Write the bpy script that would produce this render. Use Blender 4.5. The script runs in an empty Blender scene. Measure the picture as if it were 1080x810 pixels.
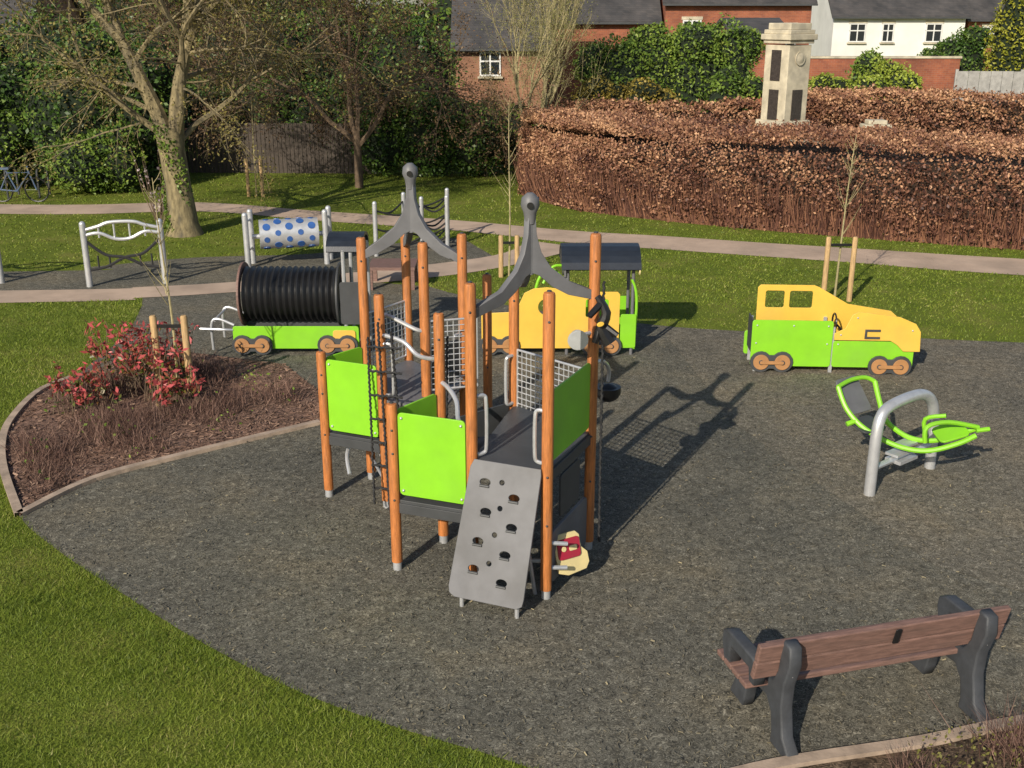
import bpy, bmesh, math, random
import numpy as np
from mathutils import Vector, Matrix
random.seed(7); RNG=np.random.default_rng(11)
scene=bpy.context.scene
COL=scene.collection

# ---------------------------------------------------------------- materials
def nn(nt,t,**k):
    n=nt.nodes.new(t)
    for a,b in k.items(): setattr(n,a,b)
    return n
def ramp(nt,stops):
    r=nn(nt,'ShaderNodeValToRGB'); e=r.color_ramp.elements
    while len(e)<len(stops): e.new(0.5)
    for i,(p,c) in enumerate(stops):
        e[i].position=p; e[i].color=(c[0],c[1],c[2],1)
    return r
def base_mat(name):
    m=bpy.data.materials.new(name); m.use_nodes=True
    nt=m.node_tree; return m,nt,nt.nodes['Principled BSDF']
def tc(nt,scale=(1,1,1)):
    t=nn(nt,'ShaderNodeTexCoord'); mp=nn(nt,'ShaderNodeMapping'); mp.inputs['Scale'].default_value=scale
    nt.links.new(t.outputs['Object'],mp.inputs['Vector']); return mp.outputs[0]
def noise(nt,vec,scale,detail=4,rough=.6):
    n=nn(nt,'ShaderNodeTexNoise'); n.inputs['Scale'].default_value=scale; n.inputs['Detail'].default_value=detail
    n.inputs['Roughness'].default_value=rough; nt.links.new(vec,n.inputs['Vector']); return n.outputs['Fac']
def mixc(nt,fac,a,b,mode='MIX'):
    m=nn(nt,'ShaderNodeMix',data_type='RGBA',blend_type=mode)
    for s,v in ((0,fac),(6,a),(7,b)):
        if hasattr(v,'links'): nt.links.new(v,m.inputs[s])
        else: m.inputs[s].default_value = v if s==0 else (v[0],v[1],v[2],1)
    return m.outputs[2]
def bump(nt,bs,h,strength,dist=.01):
    b=nn(nt,'ShaderNodeBump'); b.inputs['Strength'].default_value=strength; b.inputs['Distance'].default_value=dist
    nt.links.new(h,b.inputs['Height']); nt.links.new(b.outputs[0],bs.inputs['Normal'])
def mk(name,c,rough=.55,var=.18,scale=6,bs_=.15,bscale=60,metal=0,stretch=(1,1,1),spec=.5,dirt=.12):
    m,nt,b=base_mat(name); v=tc(nt,stretch)
    f=noise(nt,v,scale,3); r=ramp(nt,[(.3,[x*(1-var) for x in c]),(.7,[min(1,x*(1+var)) for x in c])]); nt.links.new(f,r.inputs[0])
    f2=noise(nt,v,scale*.35,3); r2=ramp(nt,[(.5,(0,0,0)),(.75,(dirt*2,)*3)]); nt.links.new(f2,r2.inputs[0])
    lum=sum(c)/3; o=mixc(nt,r2.outputs[0],r.outputs[0],(lum*.45,lum*.42,lum*.38))
    nt.links.new(o,b.inputs['Base Color']); b.inputs['Roughness'].default_value=rough; b.inputs['Metallic'].default_value=metal
    b.inputs['Specular IOR Level'].default_value=spec
    f3=noise(nt,v,bscale,1); bump(nt,b,f3,bs_,.004)
    return m
def leafmat(name,stops,trans=.3,rough=.5):
    m,nt,b=base_mat(name); a=nn(nt,'ShaderNodeAttribute',attribute_name='rnd')
    r=ramp(nt,stops); nt.links.new(a.outputs['Fac'],r.inputs[0]); nt.links.new(r.outputs[0],b.inputs['Base Color'])
    b.inputs['Roughness'].default_value=rough; b.inputs['Specular IOR Level'].default_value=.25
    if trans>0:
        t=nn(nt,'ShaderNodeBsdfTranslucent'); nt.links.new(r.outputs[0],t.inputs[0]); mx=nn(nt,'ShaderNodeMixShader'); mx.inputs[0].default_value=trans
        nt.links.new(b.outputs[0],mx.inputs[1]); nt.links.new(t.outputs[0],mx.inputs[2])
        nt.links.new(mx.outputs[0],nt.nodes['Material Output'].inputs[0])
    return m

M={}
M['wood']=mk('post_wood',(.45,.16,.045),.5,.32,5,.3,40,stretch=(12,12,1.2))
M['stake']=mk('stake_wood',(.46,.30,.14),.8,.3,6,.4,40,stretch=(8,8,1))
M['green']=mk('lime_laminate',(.23,.57,.022),.42,.06,3,.05,80,dirt=.08)
M['yellow']=mk('yellow_laminate',(.74,.47,.07),.42,.06,3,.05,80,dirt=.08)
M['cream']=mk('cream_laminate',(.75,.62,.3),.45,.06)
M['red']=mk('red_laminate',(.4,.02,.05),.45,.06)
M['orange']=mk('orange_laminate',(.40,.2,.08),.5,.12)
M['grey']=mk('grey_laminate',(.14,.14,.15),.5,.15,4,.1,90,dirt=.2)
M['dgrey']=mk('dark_grey_laminate',(.055,.058,.062),.5,.15,4,.1,90)
M['silver']=mk('galvanised_steel',(.58,.59,.61),.38,.1,9,.06,60,metal=.5)
M['black']=mk('black_plastic',(.012,.012,.013),.38,.2,6,.1,80)
M['rope']=mk('black_rope',(.02,.02,.022),.8,.3,60,.4,200)
M['roof']=mk('navy_roof_plastic',(.02,.025,.035),.35,.2)
M['blue']=mk('blue_dot',(.03,.1,.32),.4,.1)
M['brownplank']=mk('recycled_plastic_brown',(.19,.11,.09),.6,.3,5,.3,60,stretch=(1.5,12,12))
M['benchleg']=mk('recycled_plastic_grey',(.05,.054,.062),.6,.2,8,.35,60)
M['stone']=mk('portland_stone',(.52,.46,.34),.85,.25,3,.4,40,dirt=.3)
M['bronze']=mk('bronze_plaque',(.05,.04,.035),.5,.5,30,.4,50)
M['edging']=mk('edging_stone',(.38,.29,.22),.9,.3,5,.5,50)
M['bark']=mk('tree_bark',(.20,.16,.085),.9,.5,4,1.0,14,stretch=(3,3,1),dirt=.35)
M['twig']=mk('twig_bark',(.13,.088,.056),.9,.3,8,.3,30)
M['twig2']=mk('willow_bark',(.34,.29,.15),.9,.3,8,.3,30)
M['white']=mk('white_render',(.75,.74,.70),.8,.06,1,.1)
M['frame']=mk('window_frame',(.7,.7,.68),.5,.05)
M['fence']=mk('weathered_fence',(.07,.055,.045),.9,.3,5,.5,30,stretch=(8,8,1))
M['pfence']=mk('pale_fence',(.34,.33,.31),.9,.2,5,.4,30)
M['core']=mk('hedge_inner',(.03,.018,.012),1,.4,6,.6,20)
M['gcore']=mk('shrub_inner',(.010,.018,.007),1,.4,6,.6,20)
g,nt,b=base_mat('window_glass'); b.inputs['Base Color'].default_value=(.02,.025,.03,1); b.inputs['Roughness'].default_value=.08; M['glass']=g

def brickmat(name,c1,c2,mortar,sc=4.5):
    m,nt,b=base_mat(name); t=nn(nt,'ShaderNodeTexCoord'); s=nn(nt,'ShaderNodeSeparateXYZ'); nt.links.new(t.outputs['Object'],s.inputs[0])
    a=nn(nt,'ShaderNodeMath',operation='ADD'); nt.links.new(s.outputs[0],a.inputs[0]); nt.links.new(s.outputs[1],a.inputs[1])
    c=nn(nt,'ShaderNodeCombineXYZ'); nt.links.new(a.outputs[0],c.inputs[0]); nt.links.new(s.outputs[2],c.inputs[1])
    br=nn(nt,'ShaderNodeTexBrick'); br.inputs['Scale'].default_value=sc; br.inputs['Color1'].default_value=(*c1,1); br.inputs['Color2'].default_value=(*c2,1)
    br.inputs['Mortar'].default_value=(*mortar,1); br.inputs['Mortar Size'].default_value=.012; br.inputs['Row Height'].default_value=.34; br.inputs['Brick Width'].default_value=1.0
    nt.links.new(c.outputs[0],br.inputs['Vector']); f=noise(nt,t.outputs['Object'],.9,4); r=ramp(nt,[(.3,(.55,.55,.55)),(.7,(1.15,1.1,1.05))]); nt.links.new(f,r.inputs[0])
    nt.links.new(mixc(nt,1.0,br.outputs[0],r.outputs[0],'MULTIPLY'),b.inputs['Base Color']); b.inputs['Roughness'].default_value=.9; return m
M['brick']=brickmat('red_brick',(.36,.12,.06),(.27,.085,.05),(.3,.25,.2))
M['brick2']=brickmat('pale_brick',(.34,.17,.10),(.28,.13,.08),(.3,.26,.2))
M['tiles']=brickmat('roof_tiles',(.085,.08,.082),(.06,.06,.065),(.03,.03,.03),3.2)

m,nt,b=base_mat('grass_ground'); v=tc(nt)
f=noise(nt,v,.9,4,.7); r=ramp(nt,[(.3,(.095,.135,.018)),(.5,(.145,.185,.028)),(.7,(.205,.21,.055))]); nt.links.new(f,r.inputs[0])
f2=noise(nt,v,45,2,.75); r2=ramp(nt,[(.3,(.45,.47,.4)),(.68,(1.4,1.35,1.2))]); nt.links.new(f2,r2.inputs[0])
nt.links.new(mixc(nt,1.0,r.outputs[0],r2.outputs[0],'MULTIPLY'),b.inputs['Base Color']); b.inputs['Roughness'].default_value=.9; b.inputs['Specular IOR Level'].default_value=.15
bump(nt,b,f2,.7,.03); M['grass']=m
M['blade']=leafmat('grass_blade',[(0,(.09,.14,.018)),(.4,(.19,.255,.03)),(.75,(.29,.335,.055)),(1,(.44,.39,.16))],.3)

def rubbermat(name,tint,sx=55,sy=150,patch=(.74,1.28)):
    m,nt,b=base_mat(name); v=tc(nt)
    dn=nn(nt,'ShaderNodeTexNoise'); dn.inputs['Scale'].default_value=14; dn.inputs['Detail'].default_value=1; nt.links.new(v,dn.inputs['Vector'])
    ad=nn(nt,'ShaderNodeVectorMath',operation='MULTIPLY_ADD'); nt.links.new(dn.outputs['Color'],ad.inputs[0]); ad.inputs[1].default_value=(.3,.3,0); nt.links.new(v,ad.inputs[2])
    mp=nn(nt,'ShaderNodeMapping'); mp.inputs['Scale'].default_value=(sx,sy,30); mp.inputs['Rotation'].default_value=(0,0,.5); nt.links.new(ad.outputs[0],mp.inputs[0])
    vo=nn(nt,'ShaderNodeTexVoronoi',voronoi_dimensions='2D'); vo.inputs['Scale'].default_value=1; nt.links.new(mp.outputs[0],vo.inputs['Vector'])
    bw=nn(nt,'ShaderNodeSeparateColor'); nt.links.new(vo.outputs['Color'],bw.inputs[0])
    r=ramp(nt,[(0,[x*.35 for x in tint]),(.45,[x*.85 for x in tint]),(.8,[x*1.2 for x in tint]),(1,[x*2.1 for x in tint])]); nt.links.new(bw.outputs[0],r.inputs[0])
    f=noise(nt,v,.6,5,.7); r2=ramp(nt,[(.3,(patch[0],patch[0]*1.03,patch[0]*1.08)),(.5,(1,1,1)),(.7,(patch[1],patch[1]*.93,patch[1]*.83))]); nt.links.new(f,r2.inputs[0])
    f3=noise(nt,v,11,3,.75); r3=ramp(nt,[(.3,(.66,.66,.66)),(.7,(1.3,1.3,1.3))]); nt.links.new(f3,r3.inputs[0])
    o=mixc(nt,1.0,r.outputs[0],r2.outputs[0],'MULTIPLY'); o=mixc(nt,1.0,o,r3.outputs[0],'MULTIPLY')
    nt.links.new(o,b.inputs['Base Color']); b.inputs['Roughness'].default_value=.9; b.inputs['Specular IOR Level'].default_value=.2
    bump(nt,b,bw.outputs[1],.6,.010)
    return m
M['rubber']=rubbermat('shredded_rubber_surface',(.150,.140,.112))
M['rubber2']=rubbermat('shredded_rubber_surface_repair',(.178,.160,.125))
M['barkmulch']=rubbermat('bark_mulch',(.22,.135,.10),30,80)
M['soil']=rubbermat('soil',(.09,.065,.045),30,60)
M['path']=mk('path_gravel',(.45,.335,.255),.95,.2,1.2,.5,90,dirt=.15)
M['chip']=leafmat('chips',[(0,(.03,.03,.026)),(.45,(.10,.092,.072)),(.75,(.21,.18,.12)),(1,(.42,.35,.21))],0.0,.8)

# ---------------------------------------------------------------- geometry helpers
def group(name,loc=(0,0,0),rz=0,local=False):
    e=bpy.data.objects.new(name,None); COL.objects.link(e); e.location=loc; e.rotation_euler=(0,0,rz); e.empty_display_size=.2
    e['local']=1 if local else 0; return e
def link(name,me,mat,par=None,smooth=False):
    o=bpy.data.objects.new(name,me); COL.objects.link(o)
    if mat: me.materials.clear(); me.materials.append(mat)
    if smooth: me.polygons.foreach_set('use_smooth',[True]*len(me.polygons))
    if par is not None:
        o.parent=par
        if not par['local']: o.matrix_parent_inverse=Matrix.Translation(-Vector(par.location))
    return o
def mesh(name,vs,fs,mat,par=None,smooth=False):
    me=bpy.data.meshes.new(name); me.from_pydata([tuple(v) for v in vs],[],fs); me.update(); return link(name,me,mat,par,smooth)
def catmull(pts,n=8,closed=False):
    P=[Vector(p) for p in pts]; out=[]; N=len(P)
    rng_=range(N) if closed else range(N-1)
    for i in rng_:
        if closed: a,b_,c,d=P[(i-1)%N],P[i],P[(i+1)%N],P[(i+2)%N]
        else: a,b_,c,d=P[max(i-1,0)],P[i],P[i+1],P[min(i+2,N-1)]
        for k in range(n):
            t=k/n; out.append(.5*((2*b_)+(c-a)*t+(2*a-5*b_+4*c-d)*t*t+(3*b_-a-3*c+d)*t**3))
    if not closed: out.append(P[-1])
    return out
class TB:
    def __init__(s): s.v=[]; s.f=[]
    def tube(s,pts,r,n=8,smooth=0,cap=True):
        P=[Vector(p) for p in pts]
        if smooth: P=catmull(P,smooth)
        k=len(P); rs=r if isinstance(r,(list,tuple)) else [r]*k
        if len(rs)!=k: rs=[rs[0]+(rs[-1]-rs[0])*i/(k-1) for i in range(k)]
        t=(P[1]-P[0]).normalized(); u=t.orthogonal().normalized(); base=len(s.v)
        for i in range(k):
            t=(P[min(i+1,k-1)]-P[max(i-1,0)])
            if t.length<1e-9: t=Vector((0,0,1))
            t.normalize(); u=(u-t*u.dot(t)); u=u.normalized() if u.length>1e-6 else t.orthogonal().normalized(); w=t.cross(u)
            for j in range(n):
                a=2*math.pi*j/n; s.v.append(P[i]+(u*math.cos(a)+w*math.sin(a))*rs[i])
        for i in range(k-1):
            for j in range(n):
                a=base+i*n+j; b_=base+i*n+(j+1)%n; s.f.append((a,b_,b_+n,a+n))
        if cap: s.f.append(tuple(base+j for j in range(n))[::-1]); s.f.append(tuple(base+(k-1)*n+j for j in range(n)))
    def ball(s,c,r,sc=(1,1,1),nu=12,nv=8):
        base=len(s.v); c=Vector(c)
        for i in range(nv+1):
            th=math.pi*i/nv
            for j in range(nu):
                a=2*math.pi*j/nu; s.v.append(c+Vector((math.sin(th)*math.cos(a)*r*sc[0],math.sin(th)*math.sin(a)*r*sc[1],math.cos(th)*r*sc[2])))
        for i in range(nv):
            for j in range(nu):
                a=base+i*nu+j; b_=base+i*nu+(j+1)%nu; s.f.append((a,a+nu,b_+nu,b_))
    def box(s,c,size,rz=0):
        base=len(s.v); c=Vector(c); R=Matrix.Rotation(rz,3,'Z')
        for dx in (-.5,.5):
            for dy in (-.5,.5):
                for dz in (-.5,.5): s.v.append(c+R@Vector((dx*size[0],dy*size[1],dz*size[2])))
        for f in ((0,1,3,2),(4,6,7,5),(0,4,5,1),(2,3,7,6),(0,2,6,4),(1,5,7,3)): s.f.append(tuple(base+i for i in f))
    def out(s,name,mat,par=None,smooth=True,bevel=0):
        o=mesh(name,s.v,s.f,mat,par,smooth)
        if smooth:
            md=o.modifiers.new('es','EDGE_SPLIT'); md.split_angle=math.radians(40)
        if bevel:
            md=o.modifiers.new('bv','BEVEL'); md.width=bevel; md.segments=2
        return o
def circ(cx,cy,r,n=20,ry=None):
    ry=ry or r; return [(cx+r*math.cos(2*math.pi*i/n),cy+ry*math.sin(2*math.pi*i/n)) for i in range(n)]
def rect(x0,y0,x1,y1,r=.03):
    o=[]
    for cx,cy,a0 in ((x1-r,y1-r,0),(x0+r,y1-r,90),(x0+r,y0+r,180),(x1-r,y0+r,270)):
        for k in range(4):
            a=math.radians(a0+30*k); o.append((cx+r*math.cos(a),cy+r*math.sin(a)))
    return o
def frame(o,x,up):
    x=Vector(x).normalized(); up=Vector(up); z=x.cross(up).normalized(); y=z.cross(x)
    m=Matrix((x,y,z)).transposed().to_4x4(); m.translation=Vector(o); return m
def panel(name,loops,th,Mx,mat,par=None,bev=.004):
    cu=bpy.data.curves.new('tmp','CURVE'); cu.dimensions='2D'; cu.fill_mode='BOTH'; cu.extrude=th/2-bev; cu.bevel_depth=bev; cu.bevel_resolution=1; cu.offset=-bev
    for L in loops:
        s=cu.splines.new('POLY'); s.points.add(len(L)-1)
        for i,p in enumerate(L): s.points[i].co=(p[0],p[1],0,1)
        s.use_cyclic_u=True
    o=bpy.data.objects.new('tmp',cu); COL.objects.link(o); dg=bpy.context.evaluated_depsgraph_get(); me=bpy.data.meshes.new_from_object(o.evaluated_get(dg)); bpy.data.objects.remove(o); me.name=name
    me.transform(Mx); return link(name,me,mat,par)
def between(name,a,b_,z0,z1,th,mat,par,inset=.06,r=.04,holes=[]):
    a=Vector((a[0],a[1],0)); b_=Vector((b_[0],b_[1],0)); L=(b_-a).length
    return panel(name,[rect(inset,z0,L-inset,z1,r)]+holes,th,frame(a,b_-a,(0,0,1)),mat,par)
def sheet(name,pts,z,mat):
    return mesh(name,[(p[0],p[1],z) for p in pts],[tuple(range(len(pts)))],mat)
def prism(tb,poly,z0,z1):
    n=len(poly); b0=len(tb.v)
    for p in poly: tb.v.append(Vector((p[0],p[1],z0)))
    for p in poly: tb.v.append(Vector((p[0],p[1],z1)))
    for i in range(n): j=(i+1)%n; tb.f.append((b0+i,b0+j,b0+n+j,b0+n+i))
    tb.f.append(tuple(b0+i for i in range(n))[::-1]); tb.f.append(tuple(b0+n+i for i in range(n)))
def strip(name,pts,w,h,mat,par=None,z0=0):
    P=catmull([(p[0],p[1],0) for p in pts],6); tb=TB(); n=len(P); b0=0
    for i,p in enumerate(P):
        t=(P[min(i+1,n-1)]-P[max(i-1,0)]).normalized(); q=Vector((-t.y,t.x,0))*w/2
        for a,z in ((-1,z0),(-1,h),(1,h),(1,z0)): tb.v.append(p+q*a+Vector((0,0,z)))
    for i in range(n-1):
        for k in range(3): tb.f.append((i*4+k,i*4+k+1,(i+1)*4+k+1,(i+1)*4+k))
    return tb.out(name,mat,par,smooth=False)
def raw(name,V,nper,rnd,mat,par=None):
    N=len(V)//nper; me=bpy.data.meshes.new(name); me.vertices.add(len(V)); me.vertices.foreach_set('co',V.astype(np.float32).ravel())
    me.loops.add(len(V)); me.loops.foreach_set('vertex_index',np.arange(len(V),dtype=np.int32))
    me.polygons.add(N); me.polygons.foreach_set('loop_start',(np.arange(N)*nper).astype(np.int32)); me.update(calc_edges=True)
    at=me.attributes.new('rnd','FLOAT','FACE'); at.data.foreach_set('value',np.clip(rnd,0,1).astype(np.float32))
    return link(name,me,mat,par)
def sn(C,f,ph=0):
    x,y,z=C[:,0]*f,C[:,1]*f,C[:,2]*f
    return (np.sin(x*1.7+y*1.1+ph)+np.sin(y*2.3-z*1.9+ph*2)+np.sin(z*2.7+x*.9+ph*3)+np.sin((x+y+z)*3.1+ph)*.6)/3.6
def leaves(name,C,size,mat,par=None,aspect=.55,bias=None,cl=1.5,clamp=.5,extra=0):
    N=len(C); nrm=RNG.normal(size=(N,3)); 
    if bias is not None: nrm+=np.array(bias)
    nrm/=np.linalg.norm(nrm,axis=1)[:,None]; a=RNG.normal(size=(N,3)); t=np.cross(nrm,a); t/=np.linalg.norm(t,axis=1)[:,None]; w=np.cross(nrm,t)
    s=(size*RNG.uniform(.5,1.4,N))[:,None]; t=t*s*.5; w=w*s*.5*aspect
    V=np.stack([C-t,C+w,C+t,C-w],1).reshape(-1,3)
    rnd=.5+clamp*.6*sn(C,cl)+RNG.normal(size=N)*.18+extra
    return raw(name,V,4,rnd,mat,par)
def inside(poly,x,y):
    r=np.zeros(len(x),bool); n=len(poly); j=n-1
    for i in range(n):
        xi,yi,xj,yj=poly[i][0],poly[i][1],poly[j][0],poly[j][1]
        c=((yi>y)!=(yj>y))&(x<(xj-xi)*(y-yi)/((yj-yi) or 1e-9)+xi); r^=c; j=i
    return r
def blob_pts(blobs,dens):
    out=[]
    for (c,r) in blobs:
        n=int(dens*4*3.14*((r[0]*r[1]+r[0]*r[2]+r[1]*r[2])/3)); d=RNG.normal(size=(n,3)); d/=np.linalg.norm(d,axis=1)[:,None]
        sc=.93+.15*sn(d*3,1.3,c[0])+.12*sn(d*7,1.3,c[1])+RNG.uniform(-.16,.08,n)
        P=d*sc[:,None]*np.array(r)+np.array(c); out.append(P[P[:,2]>.02])
    return np.concatenate(out)
def shrub(name,blobs,size,mat,dens=160,core='gcore',cl=1.6,aspect=.55,clamp=.5):
    g=group(name,(blobs[0][0][0],blobs[0][0][1],0)); tb=TB()
    for c,r in blobs: tb.ball(c,.80,r,14,10)
    for v in tb.v: v.z=max(v.z,0.0)
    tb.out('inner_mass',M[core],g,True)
    leaves('foliage',blob_pts(blobs,dens),size,mat,g,aspect,bias=(0,-.5,.8),cl=cl,clamp=clamp); return g
def rblobs(x0,x1,y0,y1,ztop,n,r,seed):
    rr=random.Random(seed); B=[]
    for i in range(n):
        x=x0+(x1-x0)*(i+.5)/n+rr.uniform(-.3,.3)*r; q=r*rr.uniform(.8,1.25); zt=ztop*rr.uniform(.78,1.0)
        B.append(((x,rr.uniform(y0,y1),zt*.5),(q,q*.9,zt*.5)))
        for k in range(2): B.append(((x+rr.uniform(-.7,.7)*r,rr.uniform(y0,y1),zt-q*rr.uniform(.3,1)),(q*.6,q*.6,q*.55)))
    return B

# ---------------------------------------------------------------- ground layout (metres)
mesh('ground_grass',[(-300,-60,0),(300,-60,0),(300,500,0),(-300,500,0)],[(0,1,2,3)],M['grass'])
edgeS=[(.9,5.9),(.13,6.43),(-1.0,6.96),(-1.82,7.44),(-2.77,8.16),(-3.71,8.98),(-4.53,9.73),(-5.23,10.49)]
bedL=[(-5.23,10.49),(-5.88,11.61),(-6.29,12.48),(-6.54,13.3),(-6.64,14.4),(-6.41,15.02)]
bedR=[(-5.23,10.49),(-4.77,11.42),(-3.89,12.17),(-2.50,13.22)]
surf=[(14,4.2),(2.6,4.2)]+[(p.x,p.y) for p in catmull([(x,y,0) for x,y in edgeS+bedL[1:]+[(-6.39,15.93),(-6.41,17.48),(-6.72,19.2)]],6)]
surf+=[(-6.88,19.72),(-5.06,20.22),(-2.61,20.92)]+[(p.x,p.y) for p in catmull([(-1.6,20.6,0),(-1.07,20.04,0),(.34,18.9,0),(2.41,17.9,0),(3.96,17.5,0),(6.37,17.15,0),(8.26,16.85,0),(14,16.1,0)],6)]
sheet('rubber_play_surface',surf,.004,M['rubber'])
sheet('rubber_surface_repair',[(2.5,17.8),(3.96,17.46),(6.37,17.10),(8.26,16.80),(13.9,16.05),(13.9,5.5),(6.2,7.7),(4.1,9.4),(2.9,13.2)],.008,M['rubber2'])
bed=[(p.x,p.y) for p in catmull([(x,y,0) for x,y in bedL],5)]+[(-6.1,15.7),(-5.05,16.3),(-3.44,15.7),(-2.56,14.21)]+[(p.x,p.y) for p in catmull([(x,y,0) for x,y in bedR[::-1]],5)][:-1]
sheet('planting_bed',bed,.012,M['barkmulch'])
pm_far=[(-40,31.5),(-20,30.5),(-12.5,29.9),(-8.73,30.3),(-5.33,29.0),(-1.45,27.6),(1.38,26.25),(3.60,25.55),(5.68,24.8),(7.68,24.15),(11.02,23.05),(20,20.5)]
pm_near=[(-40,29.8),(-20,29.0),(-11.96,28.45),(-8.34,28.9),(-5.08,27.6),(-1.38,26.25),(1.31,24.8),(3.40,24.05),(5.37,23.35),(7.24,22.7),(10.34,21.54),(20,18.9)]
cm=lambda L:[(p.x,p.y) for p in catmull([(x,y,0) for x,y in L],6)]
pmain=cm(pm_far)+cm(pm_near)[::-1]; sheet('footpath',pmain,.008,M['path'])
pa_low=[(-30,18.2),(-9.37,19.34),(-6.88,19.72),(-5.06,20.2),(-2.61,20.9),(-.39,22.1),(1.6,24.2)]
pa_up=[(-30,19.2),(-9.79,20.25),(-7.14,20.55),(-5.33,21.0),(-2.74,22.0),(-.39,23.4),(.4,25.0)]
pathA=cm(pa_up)+cm(pa_low)[::-1]; sheet('footpath',pathA,.012,M['path'])
m2=cm([(-30,19.2),(-9.79,20.25),(-7.14,20.5),(-5.33,20.9),(-2.74,21.9),(-.39,23.3)])+cm([(-1.2,25.4),(-2.9,24.6),(-4.4,23.6),(-6.9,23.2),(-8.8,22.3),(-10,21.9),(-30,21)])
sheet('bark_play_area',m2,.004,M['rubber'])
brbed=[(1.0,6.1),(1.89,6.43),(2.99,6.68),(3.86,6.93),(6,7.4),(14,9),(14,2),(1,2)]
sheet('planting_bed',brbed,.02,M['soil'])
strip('bed_edging',bedL,.09,.05,M['edging']); strip('bed_edging',bedR,.09,.05,M['edging']); strip('bed_edging',[(.4,5.9),(1.0,6.12),(1.89,6.43),(2.99,6.68),(3.86,6.93),(6,7.4)],.10,.055,M['edging'])

def blades(x0,x1,y0,y1,dens,h,w):
    n=int((x1-x0)*(y1-y0)*dens); x=RNG.uniform(x0,x1,n); y=RNG.uniform(y0,y1,n)
    k=np.abs(x)<.50*y+1.0
    jx=x+RNG.normal(size=n)*.02; jy=y+RNG.normal(size=n)*.02
    for P in (surf,pmain,pathA,m2,brbed): k&=~inside(P,jx,jy)
    x=x[k];y=y[k];n=len(x); a=RNG.uniform(0,6.28,n); hh=h*RNG.uniform(.5,1.2,n)*(1+.35*np.sin(x*2.1+np.sin(y*1.7)*2)*np.sin(y*1.9)); lean=RNG.normal(size=(n,2))*.7*hh[:,None]
    c=np.stack([x,y,np.zeros(n)],1); d=np.stack([np.cos(a),np.sin(a),np.zeros(n)],1)*w*.5
    top=c+np.stack([lean[:,0],lean[:,1],hh],1)
    V=np.stack([c-d,c+d,top],1).reshape(-1,3); rnd=.42+.12*np.sin(x*1.3+y*.7)*np.sin(y*1.1-x*.5)+.12*np.sin(x*5.3+np.sin(y*4)*2)*np.sin(y*6.1+x)+RNG.normal(size=n)*.2
    return V,rnd
L=[blades(-6.5,2,4.8,11.5,4500,.036,.007),blades(-11,-5.3,10,19.8,1500,.036,.012),blades(-2,13,16,26,380,.032,.018),blades(-20,13,19,36,90,.04,.035)]
raw('lawn_grass',np.concatenate([l[0] for l in L]),3,np.concatenate([l[1] for l in L]),M['blade'])
def chips(name,poly,bb,n,s,mat,z=.01,excl=None,rb=0,beta=(1.6,2.2)):
    x=RNG.uniform(bb[0],bb[1],n); y=bb[2]+(bb[3]-bb[2])*RNG.uniform(0,1,n)**1.4; k=inside(poly,x,y)&(np.abs(x)<.5*y+1)
    if excl is not None: k&=~inside(excl,x,y)
    x=x[k];y=y[k];n=len(x); a=RNG.uniform(0,3.14,n); l=s*RNG.uniform(.4,1.4,n); w=l*RNG.uniform(.08,.3,n)
    c=np.stack([x,y,z+RNG.uniform(0,.006,n)],1); t=np.stack([np.cos(a)*l,np.sin(a)*l,RNG.normal(size=n)*l*.25],1)*.5; q=np.stack([-np.sin(a)*w,np.cos(a)*w,RNG.normal(size=n)*w*.4],1)*.5
    V=np.stack([c-t-q,c+t-q,c+t+q,c-t+q],1); V[:,:,2]=np.maximum(V[:,:,2],z-.002); return raw(name,V.reshape(-1,3),4,RNG.beta(*beta,n)+rb,mat)
chips('surface_chippings',surf,(-6,8,6,17),60000,.026,M['chip'],.013,bed)
chips('straw_litter',surf,(-1,6,6,13),900,.030,M['chip'],.016,bed,.4,(2,3))
M['chip2']=leafmat('bark_chips',[(0,(.06,.035,.025)),(.5,(.20,.12,.085)),(1,(.42,.28,.2))],0,.8)
chips('bark_chippings',bed,(-6.7,-2.4,10.4,16.5),18000,.06,M['chip2'],.02)

# ---------------------------------------------------------------- climbing tower
T=group('climbing_frame',(-.6,10,0))
P_={'A':(-2.02,11.0,1.68),'B':(-1.61,11.48,2.80),'C':(-1.2,12.1,2.72),'D':(-.90,10.83,2.88),'E':(-.525,11.27,2.88),'L':(-1.35,10.72,2.37),'H':(-.69,9.9,2.40),
    'G':(-1.10,9.34,1.70),'F':(-.36,9.07,2.89),'J':(.31,8.80,2.88),'K':(.76,9.77,3.18),'I':(.02,10.5,2.62),'N':(-.28,11.9,2.3)}
tb=TB(); ft=TB(); cp=TB()
for k,(x,y,h) in P_.items():
    tb.tube([(x,y,.09),(x,y,h-.03),(x,y,h-.008),(x,y,h)],[.052,.052,.046,.028],16); ft.tube([(x,y,0),(x,y,.10)],.043,12); cp.tube([(x,y,h-.001),(x,y,h+.012)],.02,10)
    for z in (.75,1.22,h-.25):
        if z<h-.1: cp.ball((x,y-.05,z),.012)
tb.out('wooden_posts',M['wood'],T); ft.out('post_feet',M['silver'],T); cp.out('bolt_caps',M['dgrey'],T)
xy=lambda k:P_[k][:2]
def deck(name,keys,z,mat='dgrey',th=.035):
    tb=TB(); prism(tb,[xy(k) if isinstance(k,str) else k for k in keys],z-th,z); return tb.out(name,M[mat],T,False,.004)
deck('upper_deck_right',['F','J','K','I'],1.26,'dgrey'); deck('lower_deck_front',['G','F','H'],.74); deck('lower_deck_left',['A','L','B'],.76)
deck('upper_deck_left',['L',(-.72,10.35),'E','C','B'],1.24,'grey'); deck('link_deck',['H',(-.36,9.2),'I',(-.55,10.75)],.98)
tb=TB()
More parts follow.
